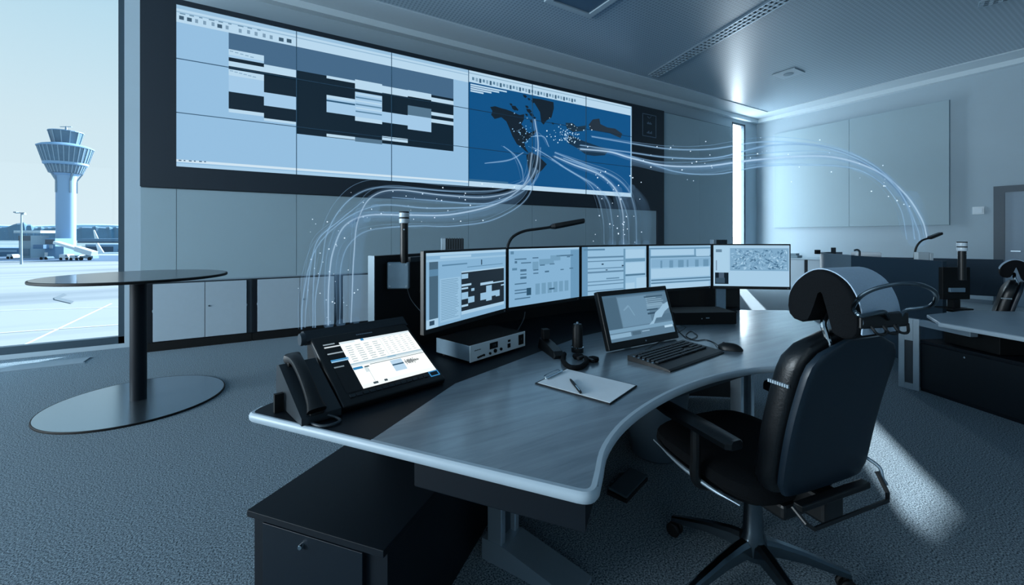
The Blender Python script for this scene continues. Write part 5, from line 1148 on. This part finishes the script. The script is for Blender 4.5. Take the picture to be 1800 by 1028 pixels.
block(150, 232, 429.5, 449, 200, 10, '#6d93b0', 'hangar', 'wide blue hangar right of the tower foot', 'building', [(.02, .6, .35, .8, '#2f4e66', 'doorway'), (.7, .95, .1, .6, '#456680', 'doorway')])
block(24, 71, 405, 409.5, 620, 30, '#c3d3dd', 'white_warehouse', 'long white warehouse in front of the distant trees', 'building', [(.02, .98, .1, .45, '#9fb3c0', 'window_band')])
def vehicle(px0, px1, pt, d_, lab, col, nm='van'):
    a = cw((px0-CX)/F*d_, d_); b = cw((px1-CX)/F*d_, d_); M = zrot((a.x, a.y, 0), b-a); w_ = (b-a).length; z1 = H+(HY-pt)*d_/F
    t = thing(nm, lab, 'vehicle', (a.x, a.y, GZ)); hgt = z1-GZ
    bm = nb(); loft(bm, [[M @ Vector((x_, y_, GZ+z)) for x_, z in ((0, .4), (w_, .4), (w_, hgt*.55), (w_*.92, hgt*.62), (w_*.8, hgt), (w_*.05, hgt), (0, hgt*.9))] for y_ in (0, .1, 2.1, 2.2)]); obj('body', bm, mat('veh_'+col, col, .4), t)
    bm = nb(); box(bm, w_*.62, w_*.84, -.03, -.005, GZ+hgt*.6, GZ+hgt*.88, M); obj('side_window', bm, TG, t)
    for x_ in (.18, .8):
        bm = nb(); lathe(bm, [(.01, -.12), (.45, -.12), (.45, .12), (.01, .12)], n=16, M=M @ Matrix.Translation((w_*x_, -.02, GZ+.45)) @ Matrix.Rotation(PI/2, 4, 'X')); obj('wheel', bm, MBLACK, t)
vehicle(104, 121, 447, 138, 'white van parked at the tower foot', '#d5e2ea'); vehicle(122, 138, 448.5, 137, 'second white van parked just right of the first', '#c2d2de'); vehicle(70, 84, 451, 140, 'low dark car on the apron left of the white vans', '#4f6c80', 'car'); vehicle(12, 23, 447, 145, 'white truck near the left edge of the apron', '#cfdde6', 'truck')
# belt loader / stair truck with long sloping boom
a = at_d(99, 426, 140); b = at_d(136, 437, 139); c = at_d(166, 446, 138)
t = thing('boarding_stairs', 'white airstair vehicle with long sloping ramp in front of the tower', 'vehicle', (c.x, c.y, GZ))
bm = nb()
for p0_, p1_, r_ in ((a, b, .45), (b, c, .8)):
    v_ = (p1_-p0_); M = frame(p0_, v_, v_.cross(Vector((0, 0, 1)))); box(bm, 0, v_.length, -1, 1, -r_, r_, M, bev=.1)
obj('ramp', bm, mat('veh_#d5e2ea', '#d5e2ea', .4), t)
bm = nb(); M = zrot((c.x, c.y, 0), cw(1, 0)-cw(0, 0)); box(bm, -4, .5, -1, 1, GZ+.6, GZ+1.5, M); box(bm, -2.4, -1.9, -.6, .6, GZ+1.5, c.z, M); obj('chassis', bm, STEEL, t)
for x_ in (-3.2, -.4):
    bm = nb(); lathe(bm, [(.01, -.2), (.55, -.2), (.55, .2), (.01, .2)], n=16, M=M @ Matrix.Translation((x_, -1.2, GZ+.55)) @ Matrix.Rotation(PI/2, 4, 'X')); obj('wheel', bm, MBLACK, t)
def tail(px, pt, pb, d_, lab, w_=3.0):
    a = at_d(px, pb, d_); M = zrot((a.x, a.y, a.z), cw(1, 0)-cw(0, 0)); h_ = (pb-pt)/F*d_
    t = thing('aircraft', lab, 'aircraft', (a.x, a.y, GZ))
    bm = nb(); loft(bm, [[M @ Vector((x_, y_, z)) for x_, z in ((0, 0), (w_, 0), (-.2*w_+.3, h_), (-.45*w_, h_))] for y_ in (-.2, .2)]); obj('tail_fin', bm, mat('air_white', '#e4eef4', .4), t)
    bm = nb(); tube(bm, [M @ Vector((x_, 0, -1.2)) for x_ in (-3, 0, 8, 16, 20)], lambda s: 1.4*math.sin(PI*min(max(s, .1), .93))**.5, 14); obj('fuselage', bm, mat('air_white', '#e4eef4', .4), t, True)
tail(173, 427, 444, 190, 'white aircraft with upright tail fin parked right of the tower', 2.6); tail(202, 434, 444, 230, 'white aircraft parked next to the window edge, small tail fin', 2.4); tail(167, 404, 421.5, 420, 'far white aircraft whose tail shows before the distant tree line', 4)
# hills and tree line
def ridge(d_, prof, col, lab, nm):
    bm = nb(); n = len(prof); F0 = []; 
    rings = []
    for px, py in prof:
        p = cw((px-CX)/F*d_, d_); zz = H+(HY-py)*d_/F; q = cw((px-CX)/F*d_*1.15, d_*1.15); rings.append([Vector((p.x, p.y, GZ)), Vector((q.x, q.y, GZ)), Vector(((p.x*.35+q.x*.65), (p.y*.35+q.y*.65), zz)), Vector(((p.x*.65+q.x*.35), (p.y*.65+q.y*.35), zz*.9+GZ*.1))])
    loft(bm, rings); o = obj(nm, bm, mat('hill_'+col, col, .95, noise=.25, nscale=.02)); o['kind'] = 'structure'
random.seed(5)
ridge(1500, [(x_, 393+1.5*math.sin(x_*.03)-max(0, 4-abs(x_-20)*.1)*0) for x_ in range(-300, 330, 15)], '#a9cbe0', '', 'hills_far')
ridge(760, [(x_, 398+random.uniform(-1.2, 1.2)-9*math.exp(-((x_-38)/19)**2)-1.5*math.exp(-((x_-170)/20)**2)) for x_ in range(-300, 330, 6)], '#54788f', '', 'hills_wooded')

# added area lamps outside window openings, standing in for extra daylight
def area(name, loc, rot, sx, sy, e_, col=(.79, .915, 1)):
    l = bpy.data.lights.new(name, 'AREA'); l.shape = 'RECTANGLE'; l.size = sx; l.size_y = sy; l.energy = e_; l.color = col
    o = bpy.data.objects.new(name, l); C.objects.link(o); o.location = loc; o.rotation_euler = rot; return o
area('fill_rear_window', (-4.25, YB-.3, 2.25), (PI/2, 0, 0), 6.3, 2.6, 30)  # weak fill lamp outside the added rear window
area('fill_left_window', (XL-.35, 3.5, 2.3), (PI/2, 0, -PI/2), 4.8, 3.7, 1150)  # main fill lamp for the room, outside the added left window
area('fill_corner_window', (11.18, YW+.14, 2.25), (-PI/2, 0, 0), .6, 4.2, 150)  # lamp added behind the slit for its white glare and corner glow
